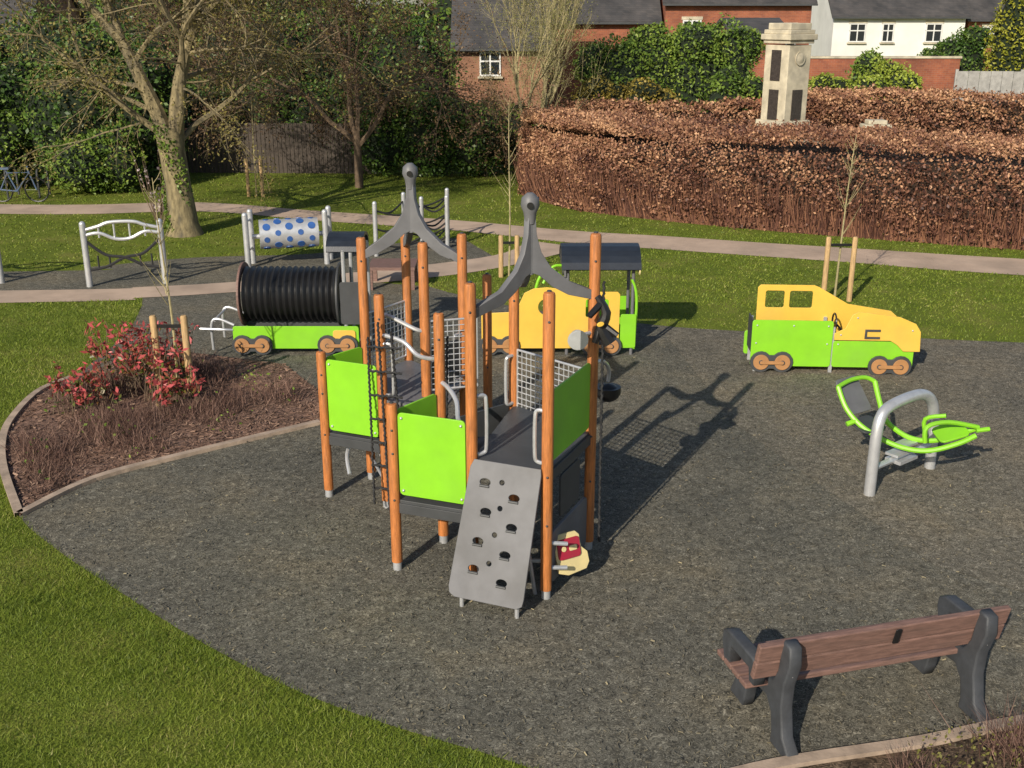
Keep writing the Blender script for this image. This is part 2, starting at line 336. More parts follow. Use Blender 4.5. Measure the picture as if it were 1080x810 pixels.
for a,b_,z in (('F','J',1.19),('J','K',1.19),('K','I',1.19),('I','F',1.19),('G','F',.66),('G','H',.66),('H','F',.66),('A','L',.68),('A','B',.68),('L','B',1.16),('B','C',1.16),('E','C',1.16)):
    a=xy(a);b_=xy(b_); c=((a[0]+b_[0])/2,(a[1]+b_[1])/2,z); l=math.dist(a,b_)-.1; tb.box(c,(l,.035,.10),math.atan2(b_[1]-a[1],b_[0]-a[0]))
tb.out('deck_beams',M['dgrey'],T,False,.003)
between('green_panel_1',xy('A'),xy('L'),.80,1.60,.02,M['green'],T)
between('green_panel_2',xy('G'),xy('F'),.80,1.62,.02,M['green'],T)
between('green_panel_3',xy('J'),xy('K'),1.32,1.98,.02,M['green'],T,.08)
between('green_panel_4',xy('A'),xy('B'),.80,1.60,.02,M['green'],T)
between('green_panel_5',xy('G'),xy('H'),.80,1.62,.02,M['green'],T,.07)
between('grey_riser_panel',xy('H'),(-.36,9.2),.76,1.0,.02,M['dgrey'],T,.05,.02)
between('dark_barrier_panel',xy('D'),xy('E'),1.27,1.75,.02,M['dgrey'],T,.06)
between('dark_infill_panel',xy('H'),xy('I'),1.02,1.30,.02,M['dgrey'],T,.08)
tb=TB()
for a,b_,z0,z1 in (('A','L',.85,1.55),('G','F',.85,1.57)):
    a=Vector((*xy(a),0));b_=Vector((*xy(b_),0));d=(b_-a).normalized();n_=Vector((d.y,-d.x,0))*.014
    for p in (a+d*.10,b_-d*.10):
        for z in (z0,z1): tb.ball(p+n_+Vector((0,0,z)),.014)
tb.out('panel_bolts',M['silver'],T)
def grid(name,a,b_,z0,z1,ins=.05):
    a=Vector((a[0],a[1],0));b_=Vector((b_[0],b_[1],0));d=(b_-a).normalized();a=a+d*ins;b_=b_-d*ins;L=(b_-a).length;tb=TB()
    n=max(2,int(L/.06));m_=int((z1-z0)/.06)
    for i in range(n+1): p=a+d*L*i/n; tb.tube([p+Vector((0,0,z0)),p+Vector((0,0,z1))],.006,5)
    for i in range(m_+1): z=z0+(z1-z0)*i/m_; tb.tube([a+Vector((0,0,z)),b_+Vector((0,0,z))],.006,5)
    q=[a+Vector((0,0,z0)),b_+Vector((0,0,z0)),b_+Vector((0,0,z1)),a+Vector((0,0,z1))]
    for i in range(4): tb.tube([q[i],q[(i+1)%4]],.012,8)
    tb.out(name,M['silver'],T)
grid('mesh_panel_1',xy('D'),(-.32,11.0),1.30,2.05); grid('mesh_panel_2',xy('I'),xy('K'),1.10,1.86); grid('mesh_panel_3',xy('B'),xy('C'),1.3,1.95)
def tripod(name,c,ends):
    for i,e in enumerate(ends):
        d=Vector((e[0]-c[0],e[1]-c[1],0)); R=d.length-.03
        up=[(0,3.42),(.045,3.36),(.055,3.2),(.10,3.04),(.19,2.90),(.38,2.75),(R,2.66)]; lo=[(R,2.57),(.36,2.63),(.20,2.72),(.08,2.83),(0,2.86)]
        panel(name+'_leg_%d'%(i+1),[up+lo],.06,frame((c[0],c[1],0),d,(0,0,1)),M['grey'],T)
    tb=TB(); tb.tube([(c[0],c[1],3.3),(c[0],c[1],3.40),(c[0],c[1],3.46),(c[0],c[1],3.53),(c[0],c[1],3.57)],[.045,.06,.085,.075,.03],16); tb.tube([(c[0],c[1],2.84),(c[0],c[1],3.3)],.035,10)
    tb.out(name+'_knob',M['grey'],T); tb=TB(); tb.tube([(c[0],c[1]-.09,3.47),(c[0],c[1]+.09,3.47)],.03,12); tb.out(name+'_hole_dark',M['black'],T)  # black plug stands in for the dark inside the knob's hole
tripod('spire_right',(.16,9.6),[xy('F'),xy('K'),xy('I')]); tripod('spire_left',(-1.07,11.55),[xy('B'),xy('E'),xy('C')])
# climbing ramp: slopes from the right deck edge down to the surface
a0=Vector((-.335,8.993,1.275)); a1=Vector((.235,8.762,1.275)); xd=(a1-a0); W=xd.length; out_=Vector((xd.y,-xd.x,0)).normalized()
b0=a0+out_*.40; b0.z=.11; upv=(a0-b0); Mx=frame(b0,xd,upv); Hh=upv.length
pos=[(.13,.17),(.42,.27),(.17,.43),(.43,.53),(.13,.70),(.40,.78),(.12,.95),(.40,1.03)]
hol=[circ(x,Hh-y,.052,16,.034) for x,y in pos]+[circ(.30,Hh-.38,.024,12),circ(.28,Hh-.62,.024,12),circ(.29,Hh-.15,.024,12),circ(.26,Hh-.88,.024,12)]
rampo=[(W+.02,Hh+.02),(.0,Hh+.02),(-.03,Hh-.05),(-.10,.09),(-.085,.03),(-.03,0),(W-.05,0),(W+.0,.03),(W+.01,.09),(W+.03,Hh-.04)]
panel('climbing_ramp',[rampo]+hol,.025,Mx,M['grey'],T)
tb=TB()
for x,y in pos:
    p=Mx@Vector((x-.045,Hh-y-.034,.018)); q=Mx@Vector((x+.045,Hh-y-.034,.018)); tb.tube([p,q],.013,8)
tb.out('ramp_grips',M['dgrey'],T)
tb=TB(); 
for x in (.02,W-.06):
    p=Mx@Vector((x,.06,-.02)); tb.tube([p,(p.x,p.y,0)],.02,8)
    p=Mx@Vector((x,Hh*.55,-.02)); tb.tube([p,(p.x-out_.x*.25,p.y-out_.y*.25,.0)],.018,8)
tb.out('ramp_struts',M['silver'],T)
tb=TB()
def V3(k,dx,dy,z): return (P_[k][0]+dx,P_[k][1]+dy,z)
for k,dx,dy,z0,z1 in (('F',.13,.06,1.30,1.85),('J',-.11,.03,1.34,1.82),('I',-.08,-.1,1.3,1.8),('L',.12,-.03,1.3,1.85),('E',-.1,-.1,1.3,1.8)):
    tb.tube([V3(k,0,-.02,z1),V3(k,dx*.8,dy,z1),V3(k,dx,dy,z1-.08),V3(k,dx,dy,z0+.08),V3(k,dx*.8,dy,z0),V3(k,0,-.02,z0)],.018,8,4)
tb.tube([V3('L',0,0,1.95),(-1.1,10.55,1.92),(-.95,10.42,1.82),(-.8,10.2,1.85),V3('H',0,0,1.95)],.022,8,4)
tb.tube([V3('L',0,0,2.1),(-1.3,10.9,2.1),(-1.0,10.8,1.98),V3('D',0,0,1.95)],.022,8,4)
tb.tube([V3('H',0,0,1.72),(-.60,9.75,1.70),(-.52,9.6,1.62),(-.5,9.45,1.50),(-.45,9.3,1.5)],.022,8,4)
tb.tube([V3('K',0,0,1.95),(.88,9.95,1.90),(.95,10.15,1.75),(.95,10.2,1.62)],.02,8,4)
tb.tube([V3('B',0,0,.62),(-1.75,11.2,.60),(-1.8,11.0,.5),(-1.75,10.8,.35)],.022,8,4); tb.tube([V3('J',0,.05,.35),(.15,8.95,.30)],.02,8)
for z in (.28,.52,.76,1.0): tb.tube([V3('L',0,0,z),V3('B',0,0,z)],.016,8)
tb.tube([V3('K',0,0,2.25),(.60,9.62,2.25)],.02,8)
tb.out('steel_handrails',M['silver'],T)
tb=TB()
def chain(p,q,n=26,r=.016):
    p=Vector(p);q=Vector(q)
    for i in range(n):
        c=p.lerp(q,(i+.5)/n); l=(q-p).length/n*.62; d=(q-p).normalized(); s=d.orthogonal() if i%2 else d.cross(d.orthogonal())
        tb.tube([c-d*l,c+s*.010,c+d*l],r*.55,5)
chain((.84,9.66,2.75),(.86,9.64,.15),50,.024); chain((-1.35,10.6,2.1),(-1.28,10.42,.1),40,.026); chain((-1.22,10.6,2.0),(-1.1,10.42,.1),40,.026); chain((-1.48,10.75,1.9),(-1.45,10.5,.15),36,.024)
for i in range(7): z=.3+i*.26; chain((-1.46,10.56,z),(-1.12,10.48,z),7,.024)
chain((-.62,10.1,2.1),(-.66,10.15,.6),28,.022)
tb.out('climbing_chains',M['rope'],T)
tb=TB(); tb.ball((.95,10.2,1.50),.125,(1,1,.75)); tb.tube([(.95,10.2,1.49),(.95,10.2,1.56)],.13,16); tb.out('spinner_bowl',M['black'],T)
tb=TB(); tb.ball((.60,9.6,2.25),.07,(1,.7,1)); tb.tube([(.60,9.62,2.25),(.60,9.56,2.25),(.60,9.50,2.25)],[.05,.07,.095],18); tb.tube([(.60,9.502,2.25),(.60,9.498,2.25)],[.085,.085],18); tb.out('talk_horn',M['silver'],T)
tb=TB(); tb.tube([(.78,9.66,2.62),(.86,9.6,2.48),(.82,9.6,2.34),(.90,9.58,2.2)],[.03,.085,.06,.07],8,3); tb.tube([(.80,9.62,2.55),(.70,9.55,2.46)],[.035,.03],8); tb.tube([(.84,9.6,2.36),(.96,9.55,2.28)],[.035,.03],8); tb.tube([(.80,9.6,2.34),(.76,9.58,2.2)],[.035,.03],8); tb.out('climbing_figure',M['black'],T)
panel('yellow_tag',[circ(0,0,.035,10,.022)],.02,frame((.80,9.5,2.40),(1,.2,.3),(0,0,1)),M['yellow'],T)
between('low_side_panel',xy('J'),xy('K'),.10,.62,.03,M['grey'],T,.10,.05); between('post_side_board',xy('J'),xy('K'),.68,1.10,.02,M['dgrey'],T,.3)
d=(Vector(xy('K'))-Vector(xy('J'))); d3=Vector((d.x,d.y,0)).normalized(); nrm=Vector((d3.y,-d3.x,0))
o_=Vector((*xy('J'),0))+d3*.16+nrm*.06+Vector((0,0,.16)); Mq=frame(o_,(d3+nrm*.7),(-.25,.15,1)); panel('cream_play_panel',[[(0,.02),(.10,-.02),(.30,.0),(.34,.06),(.33,.16),(.27,.22),(.26,.34),(.22,.38),(.02,.38),(-.02,.34)]],.025,Mq,M['cream'],T); Mr=Mq@Matrix.Translation((0,0,.018)); panel('red_play_tile',[rect(.01,.14,.25,.33,.03)],.02,Mr,M['red'],T,.003)
Ms=Mq@Matrix.Translation((0,0,.03)); panel('tile_dial',[circ(.07,.24,.025),],.012,Ms,M['cream'],T,.002); panel('tile_bar',[rect(.13,.21,.21,.26,.01)],.012,Ms,M['cream'],T,.002)
tb=TB(); tb.tube([(.34,8.82,.55),(.50,8.86,.52)],.02,8); tb.tube([(.34,8.82,.30),(.50,8.86,.28)],.02,8); tb.out('panel_brackets',M['silver'],T)

# ---------------------------------------------------------------- vehicles for play
def wheels(g,xs,y,z,n):
    d=.155
    for i,x in enumerate(xs):
        Mx=frame((x,y,z),(1,0,0),(0,0,1))
        out=[]
        for cx,a0,a1 in ((d,-140,140),(-d,40,320)):
            for k in range(13): a=math.radians(a0+(a1-a0)*k/12); out.append((cx+.16*math.cos(a),.16*math.sin(a)))
        panel('wheel_pair_%d'%(n+i),[out],.03,Mx,M['dgrey'],g)
        for j,cx in enumerate((-d,d)):
            panel('wheel_disc_%d_%d'%(n+i,j+1),[circ(cx,0,.115,22)],.02,Mx@Matrix.Translation((0,0,.026)),M['orange'],g,.003)
            panel('wheel_hub_%d_%d'%(n+i,j+1),[circ(cx,0,.035,12)],.02,Mx@Matrix.Translation((0,0,.044)),M['dgrey'],g,.003)
        panel('axle_bar_%d'%(n+i),[rect(-d-.02,-.025,d+.02,.025,.02)],.02,Mx@Matrix.Translation((0,0,.047)),M['orange'],g,.003)
FX=lambda x,y,z:frame((x,y,z),(1,0,0),(0,0,1))
G=group('play_truck',(3.52,15.37,0),-.055,True)
panel('far_side',[[(.15,.1),(.15,1.14),(.19,1.18),(.98,1.18),(1.06,1.15),(1.5,.90),(2.15,.80),(2.36,.62),(2.38,.1)],rect(.27,.83,.55,1.09),rect(.63,.83,.97,1.09)],.02,FX(0,.62,0),M['yellow'],G)
panel('near_green_rear',[rect(0,.10,1.17,.80,.04)],.02,FX(0,0,0),M['green'],G); panel('near_green_front',[rect(1.19,.10,2.36,.50,.04)],.02,FX(0,0,0),M['green'],G)
panel('near_bonnet',[[(1.19,.52),(1.19,.62),(1.34,.70),(1.42,.90),(1.5,.95),(2.1,.88),(2.34,.78),(2.42,.66),(2.44,.36),(2.2,.36),(2.1,.46),(2.0,.52)]],.02,FX(0,-.024,0),M['yellow'],G)
panel('door_handle',[[(1.62,.62),(1.62,.55),(1.84,.55),(1.84,.58),(1.65,.58),(1.65,.66),(1.84,.66),(1.84,.69),(1.62,.69)]],.015,FX(0,-.045,0),M['dgrey'],G,.002)
tb=TB(); 
for x in (.08,1.18,2.3):
    for y in (.03,.59): tb.box((x,y,.35),(.05,.04,.7))
tb.out('frame_posts',M['silver'],G,False); tb=TB(); tb.box((.6,.31,.36),(.9,.56,.03)); tb.box((1.5,.31,.42),(.35,.56,.03)); tb.box((.04,.31,.5),(.02,.5,.5)); tb.out('seats',M['dgrey'],G,False); 
tb=TB(); 
for i in range(24): a=i*2*math.pi/24; b_=(i+1)*2*math.pi/24; tb.tube([(1.25,.3+.13*math.cos(a),.70+.13*math.sin(a)),(1.25,.3+.13*math.cos(b_),.70+.13*math.sin(b_))],.014,6)
tb.tube([(1.25,.3,.70),(1.45,.3,.5)],.016,8); tb.out('steering_wheel',M['black'],G)
wheels(G,[.31],-.03,.17,1); wheels(G,[2.02],-.06,.14,2); panel('far_green',[rect(0,.08,2.3,.45,.04)],.02,FX(0,.66,0),M['green'],G)
tb=TB()
for x,z in ((.07,.72),(.07,.45),(1.10,.72),(1.10,.45),(1.26,.45),(2.29,.2),(.6,.72)): tb.ball((x,-.012,z),.014)
for x,z in ((1.5,.86),(2.3,.68),(1.28,.60)): tb.ball((x,-.036,z),.014)
tb.out('panel_bolts',M['silver'],G)

G=group('play_train_engine',(-4.32,16.22,0),0,True)
panel('side_panel',[rect(0,.10,1.95,.46,.04)],.02,FX(0,0,0),M['green'],G); panel('far_side_panel',[rect(0,.10,1.95,.46,.04)],.02,FX(0,.9,0),M['green'],G)
tb=TB(); pts=[];rs=[]
for i in range(91): pts.append((.17+1.42*i/90,.45,.86)); rs.append(.42+.018*math.cos(i/90*2*math.pi*15))
tb.tube(pts,rs,36); tb.out('ribbed_boiler',M['black'],G)
for i,x in enumerate((.12,1.63)): panel('end_ring_%d'%(i+1),[circ(0,0,.50,32),circ(0,0,.36,28)],.035,frame((x,.45,.86),(0,1,0),(0,0,1)),M['dgrey'] if i else M['brownplank'],G)
tb=TB()
for i in range(7): tb.tube([(1.58,.45,.86),(1.60,.45+.3*math.cos(i),.86+.3*math.sin(i))],.01,4)
tb.box((.9,.45,.40),(1.5,.25,.12)); tb.out('boiler_cradle',M['dgrey'],G,False)
panel('yellow_chassis_panel',[rect(1.55,.14,1.9,.40,.04)],.02,FX(0,-.022,0),M['yellow'],G)
wheels(G,[.30,1.62],-.05,.17,1)
tb=TB(); n=9
for i in range(n):
    a0_=math.pi*(i/n);a1_=math.pi*((i+1)/n); b0_=len(tb.v); x0,x1=1.5,2.05
    for a in (a0_,a1_):
        for x in (x0,x1): tb.v.append(Vector((x,.45-.42*math.cos(a),1.62+.22*math.sin(a))))
        for x in (x0,x1): tb.v.append(Vector((x,.45-.38*math.cos(a),1.60+.19*math.sin(a))))
    q=b0_; tb.f+= [(q,q+1,q+5,q+4),(q+2,q+6,q+7,q+3),(q,q+4,q+6,q+2),(q+1,q+3,q+7,q+5)]
tb.out('cab_roof',M['roof'],G,False)
tb=TB()
for x,y in ((1.75,.06),(1.75,.84),(2.02,.06),(2.02,.84)): tb.tube([(x,y,0),(x,y,1.64)],.03,8)
for y in (.1,.8): tb.tube([(0,y,.45),(-.25,y,.55),(-.35,y,.45),(-.35,y,.05)],.022,8,4)
tb.tube([(-.3,.1,.52),(-.3,.8,.52)],.02,8); tb.tube([(-.5,.0,.42),(-.15,-.05,.42),(.0,0,.40)],.02,8,3); tb.out('rails',M['silver'],G)
panel('cab_side',[rect(1.68,.48,2.05,1.15,.04)],.02,FX(0,.03,0),M['dgrey'],G)

G=group('play_train_wagon',(-.47,16.17,0),0,True)
ol=[(0,.12),(0,.64),(.04,.68),(.46,.70),(.56,.78),(.66,1.0),(.8,1.07),(1.0,1.09),(1.25,1.06),(1.4,1.02),(2.08,1.02),(2.12,.98),(2.12,.12)]
panel('near_side',[ol,rect(1.60,.62,1.95,.90),circ(1.0,.78,.13,20)],.02,FX(0,0,0),M['yellow'],G); panel('far_side',[rect(1.1,.10,2.38,.75,.04)],.02,FX(0,.8,0),M['green'],G)
panel('green_end',[rect(2.14,.12,2.38,.66,.03)],.02,FX(0,.02,0),M['green'],G); wheels(G,[.28,1.85],-.03,.17,1)
tb=TB(); n=10
for i in range(n):
    a0_=math.radians(15+150*i/n);a1_=math.radians(15+150*(i+1)/n); q=len(tb.v)
    for a in (a0_,a1_):
        for x in (1.22,2.42): tb.v.append(Vector((x,.4-.52*math.cos(a),1.28+.40*math.sin(a))))
        for x in (1.22,2.42): tb.v.append(Vector((x,.4-.49*math.cos(a),1.27+.37*math.sin(a))))
    tb.f+= [(q,q+1,q+5,q+4),(q+2,q+6,q+7,q+3),(q,q+4,q+6,q+2),(q+1,q+3,q+7,q+5)]
tb.out('cab_roof',M['roof'],G,False)
for i,x in enumerate((1.24,2.40)):
    panel('roof_gable_%d'%i,[[(-.52+.04,1.30)]+[(-.50*math.cos(math.radians(15+15*k)),1.27+.37*math.sin(math.radians(15+15*k))) for k in range(11)]],.02,frame((x,.4,0),(0,1,0),(0,0,1)),M['cream'] if i else M['dgrey'],G,.002)
tb=TB()
for x,y in ((1.32,.06),(2.32,.06),(1.32,.74),(2.32,.74)): tb.tube([(x,y,0),(x,y,1.40)],.026,8)
tb.out('cab_posts',M['grey'],G)
tb=TB(); tb.tube([(.8,.4,.3),(.85,.4,1.0),(1.0,.4,1.25),(1.2,.4,1.2),(1.35,.4,.8)],.025,8,4); tb.tube([(2.36,.05,.1),(2.38,.05,.9),(2.3,.05,1.2)],.022,8,4); tb.tube([(.95,.2,1.1),(1.1,.25,1.35),(1.3,.3,1.35)],.022,8,4); tb.out('green_hoops',M['green'],G)
tb=TB(); tb.box((1.75,.4,.4),(.7,.7,.03)); tb.box((.7,.4,.35),(.9,.7,.03)); tb.out('floor',M['dgrey'],G,False)

# ---------------------------------------------------------------- seesaw / balance seat
G=group('see_saw',(4.4,11.4,0))
tb=TB(); p0=(3.96,11.03,0);p1=(4.90,11.78,0)
tb.tube([p0,(3.96,11.03,.45),(3.965,11.035,.72),(4.00,11.07,.90),(4.10,11.15,.99),(4.35,11.35,1.02),(4.6,11.55,1.0),(4.76,11.67,.90),(4.84,11.73,.72),(4.88,11.76,.4),p1],.062,16,5)
tb.tube([(3.97,11.04,.32),(4.87,11.76,.32)],.035,8); tb.out('support_hoop',M['silver'],G)
tb=TB(); tb.box((4.4,11.38,.30),(.34,.2,.04),.67); tb.box((4.36,11.36,.38),(.3,.16,.03),.67); tb.box((4.42,11.4,.46),(.28,.16,.025),.67)
tb.out('spring_block',M['silver'],G,False)
tb=TB(); tb.tube([(3.72,11.75,1.02),(3.80,11.6,.80),(3.98,11.45,.62),(4.3,11.3,.48),(4.6,11.2,.46),(4.9,11.15,.56),(5.1,11.15,.66)],.03,8,5)
tb.tube([(4.22,12.0,1.0),(4.25,11.85,.80),(4.3,11.7,.62),(4.5,11.5,.5),(4.75,11.4,.50),(5.0,11.35,.6),(5.15,11.3,.68)],.03,8,5)
tb.tube([(3.72,11.75,1.02),(3.9,11.9,1.05),(4.1,12.0,1.05),(4.22,12.0,1.0)],.026,8,4); tb.tube([(4.55,11.15,.58),(4.55,11.15,.76),(4.8,11.2,.80),(5.16,11.25,.72)],.026,8,4); tb.tube([(4.7,11.5,.5),(4.66,11.5,.72),(4.85,11.4,.80)],.024,8,4)
tb.out('green_frame',M['green'],G)
panel('back_plate',[rect(0,0,.36,.44,.05)],.02,frame((3.86,11.62,.72),(.36,.24,0),(-.1,.35,.42)),M['grey'],G); panel('seat_plate',[rect(0,0,.36,.30,.05)],.02,frame((3.95,11.35,.60),(.38,.22,0),(-.05,.3,.06)),M['dgrey'],G)
panel('far_seat',[rect(0,0,.34,.28,.06)],.025,frame((4.72,11.12,.58),(.34,.02,.1),(0,.3,.08)),M['green'],G)
tb=TB(); tb.tube([(5.12,11.2,.70),(5.26,11.2,.72)],.026,8); tb.tube([(3.90,11.52,.70),(3.78,11.5,.66)],.03,8); tb.out('hand_grips',M['green'],G)

# ---------------------------------------------------------------- bench
G=group('park_bench',(2.72,6.93,0),math.radians(15),True)
def slat(tb,c,size,tilt):
    b0=len(tb.v); tb.box((0,0,0),size); R=Matrix.Rotation(tilt,3,'X')
    for i in range(b0,len(tb.v)): tb.v[i]=R@tb.v[i]+Vector(c)
tb=TB(); 
slat(tb,(0,-.015,.800),(2.06,.05,.155),math.radians(14)); slat(tb,(0,.026,.640),(2.06,.05,.155),math.radians(14))
for i in range(4): tb.box((0,.17+.125*i,.44),(2.06,.11,.045))
tb.out('slats',M['brownplank'],G,False,.010)
for s,x in ((1,-.80),(2,.80)):
    back=[(-.11,.88),(-.02,.90),(.0,.84),(.03,.62),(.10,.50),(.50,.47),(.60,.47),(.66,.40),(.62,.22),(.70,.05),(.72,0),(.50,0),(.47,.10),(.44,.30),(.16,.33),(.08,.24),(.05,.10),(.06,0),(-.20,0),(-.21,.05),(-.11,.14),(-.06,.36),(-.07,.55),(-.13,.74)]
    panel('leg_%d'%s,[[(q[0]-.03,q[1]) for q in back]],.10,frame((x,0,0),(0,1,0),(0,0,1)),M['benchleg'],G,.014)
    panel('arm_%d'%s,[[(.03,.50),(.02,.66),(.06,.71),(.46,.71),(.54,.67),(.55,.58),(.50,.44),(.40,.44),(.42,.56),(.38,.60),(.12,.60),(.10,.50)]],.10,frame((x-.17*(1 if s==1 else -.6),0,0),(0,1,0),(0,0,1)),M['benchleg'],G,.014)
panel('plaque',[rect(-.02,.0,.03,.14,.012)],.008,frame((0.05,-.054,.73),(1,0,0),(0,-.25,1)),M['black'],G,.002)
tb=TB()
for x in (-.80,.80):
    for z,y in ((.80,-.135),(.64,-.115)): tb.ball((x,y,z),.014)
tb.out('bolts',M['silver'],G)

# ---------------------------------------------------------------- steel balance equipment on the left
def hoopframe(name,a,b_,h,par=None):
    G=group(name,(a[0],a[1],0)); tb=TB(); A=Vector((a[0],a[1],0));B=Vector((b_[0],b_[1],0))
    for q in (A,B): tb.tube([q,q+Vector((0,0,h))],.06,12); tb.ball(q+Vector((0,0,h)),.06)
    at=lambda t,z:A.lerp(B,t)+Vector((0,0,z))
    tb.tube([at(0,h-.12),at(.2,h-.05),at(.35,h+.02),at(.65,h+.02),at(.8,h-.05),at(1,h-.12)],.034,8,4)
    tb.tube([at(0,h-.22),at(.2,h-.18),at(.4,h-.30),at(.6,h-.30),at(.8,h-.18),at(1,h-.22)],.034,8,4)
    for t in (.2,.4,.6,.8): tb.tube([at(t,h-.02),at(t,h-.27)],.02,6)
    tb.out('steel_frame',M['silver'],G); tb=TB()
    tb.tube([at(0,h-.3),at(.25,.62),at(.5,.55),at(.75,.38),at(1,.32)],.03,6,6); tb.tube([at(0,.32),at(.25,.38),at(.5,.55),at(.75,.62),at(1,h-.3)],.03,6,6)
    for t in (.15,.3,.7,.85): tb.tube([at(t,.60),at(t,.36)],.018,5)
    tb.out('rope_net',M['rope'],G)
hoopframe('balance_net',(-8.18,20.6),(-6.80,20.9),1.22); hoopframe('balance_net',(-11.6,20.6),(-10.02,20.9),1.22)
G=group('rolling_drum',(-4.7,22.4,0)); tb=TB()
for x,y in ((-5.47,22.2),(-3.90,22.6)):
    for dy in (0,.45): tb.tube([(x,y+dy,0),(x,y+dy,1.10)],.06,12); tb.ball((x,y+dy,1.10),.06)
    for z in (.95,.35): tb.tube([(x,y,z),(x,y+.45,z)],.025,8)
tb.tube([(-5.4,22.42,.62),(-5.25,22.45,.62)],.05); tb.tube([(-4.1,22.75,.62),(-3.95,22.8,.62)],.05); tb.out('steel_frame',M['silver'],G)
ax=Vector((1.2,.31,0)).normalized(); c0=Vector((-5.25,22.45,.66)); tb=TB(); tb.tube([c0,c0+ax*1.2],.30,32); tb.out('drum',M['silver'],G); tb=TB(); u=Vector((0,0,1)); w=ax.cross(u)
for i in range(5):
    for j in range(7):
        a=(j+.5*(i%2))*2*math.pi/7; n_=u*math.cos(a)+w*math.sin(a); c=c0+ax*(.14+i*.23)+n_*.294; tb.tube([c,c+n_*.012],.06+.02*((i+j)%2),12)
tb.out('dots',M['blue'],G)
G=group('rope_bridge',(-2.2,24.2,0)); tb=TB(); pp=[(-2.95,23.35),(-2.45,24.6),(-2.0,24.0),(-1.50,25.2),(-1.45,24.2)]
for p in pp: tb.tube([(*p,0),(*p,1.15)],.05,10); tb.ball((*p,1.15),.05)
tb.out('steel_posts',M['silver'],G); tb=TB()
for a,b_ in ((0,1),(0,2),(1,3),(2,4),(3,4),(2,3)):
    a=pp[a];b_=pp[b_]
    for z in (1.0,.6,.3): tb.tube([(*a,z),((a[0]+b_[0])/2,(a[1]+b_[1])/2,z-.16),(*b_,z)],.022,6,5)
tb.out('ropes',M['rope'],G)
G=group('play_platform',(-2.3,21.0,0)); tb=TB(); tb.box((-2.3,20.7,.42),(.9,.8,.06)); 
for dx in (-.4,.4):
    for dy in (-.35,.35): tb.box((-2.3+dx,20.7+dy,.2),(.08,.08,.4))
tb.out('deck',M['brownplank'],G,False)

# ---------------------------------------------------------------- staked saplings
def sapling(x,y,stk,h,dx,seed,lean=(0,0)):
    rr=random.Random(seed); G=group('young_tree',(x,y,0)); tb=TB(); 
    pts=[(x,y,0),(x+.02,y,h*.35),(x+lean[0]*.5,y,h*.7),(x+lean[0],y+lean[1],h)]; tb.tube(pts,[.024,.02,.014,.005],6,4); C=[]
    for i in range(22):
        t=rr.uniform(.4,1); b_=Vector((x+lean[0]*t,y,h*t)); a=rr.uniform(0,6.28); l=rr.uniform(.15,.5)*(1.3-t)
        e=b_+Vector((math.cos(a)*l,math.sin(a)*l,l*1.5)); tb.tube([b_,(b_+e)/2+Vector((0,0,-.02)),e],[.006,.002],4); 
        for k in range(3): C.append(tuple(b_.lerp(e,rr.uniform(.3,1))))
    tb.out('stem',M['twig2'],G); leaves('buds',np.array(C),.035,M['bud'],G); tb=TB()
    for s in (-dx,dx): tb.tube([(x+s,y-.1,0),(x+s,y-.1,stk-.02),(x+s,y-.1,stk)],[.05,.048,.035],10)
    tb.out('stakes',M['stake'],G); tb=TB(); tb.box((x,y-.1,stk-.15),(2*dx,.012,.05)); tb.out('tree_tie',M['black'],G,False)
M['bud']=leafmat('spring_buds',[(0,(.10,.09,.03)),(.5,(.2,.19,.05)),(1,(.3,.28,.1))],.3)
sapling(-4.67,14.4,1.16,3.0,.21,1,(-.05,0)); sapling(-7.34,31.4,1.08,4.4,.2,2,(.15,0)); sapling(5.97,19.6,1.2,3.0,.24,3,(.1,0)); sapling(-.06,21.5,.85,3.4,.16,4); 

# ---------------------------------------------------------------- trees
def grow(tb,tips,rr,p,d,L,r,depth,spread=.55,upb=.12,nseg=4,minr=.004,wob=.13):
    pts=[p.copy()]; q=p.copy(); dd=d.copy(); side=[]
    for i in range(nseg):
        dd=(dd+Vector((rr.gauss(0,wob),rr.gauss(0,wob),rr.gauss(0,.10)+upb*.4))).normalized(); q=q+dd*L/nseg; pts.append(q.copy()); side.append((q.copy(),dd.copy(),i))
    r1=r*.62; n=8 if r>.08 else (5 if r>.02 else 3); tb.tube(pts,[r,max(r1,minr*.5)],n,0,False)
    if depth<=1: tips.extend([tuple(x) for x in pts[1:]])
    if depth==0: return
    k=3 if depth>2 else 2
    for i in range(k):
        a=rr.uniform(0,6.28); o=dd.orthogonal().normalized(); o=Matrix.Rotation(a,3,dd)@o; nd=(dd+o*rr.uniform(.35,1)*spread+Vector((0,0,upb))).normalized()
        grow(tb,tips,rr,q,nd,L*rr.uniform(.62,.85),r1*rr.uniform(.7,.95),depth-1,spread,upb,nseg,minr)
    for (s,ds,i) in side[:-1]:
        if rr.random()<.75:
            o=Matrix.Rotation(rr.uniform(0,6.28),3,ds)@ds.orthogonal().normalized(); nd=(ds*.6+o*.9*(.6+spread)).normalized()
            grow(tb,tips,rr,s,nd,L*rr.uniform(.4,.65),r1*.5,max(0,depth-2),spread,upb-.1,nseg,minr)
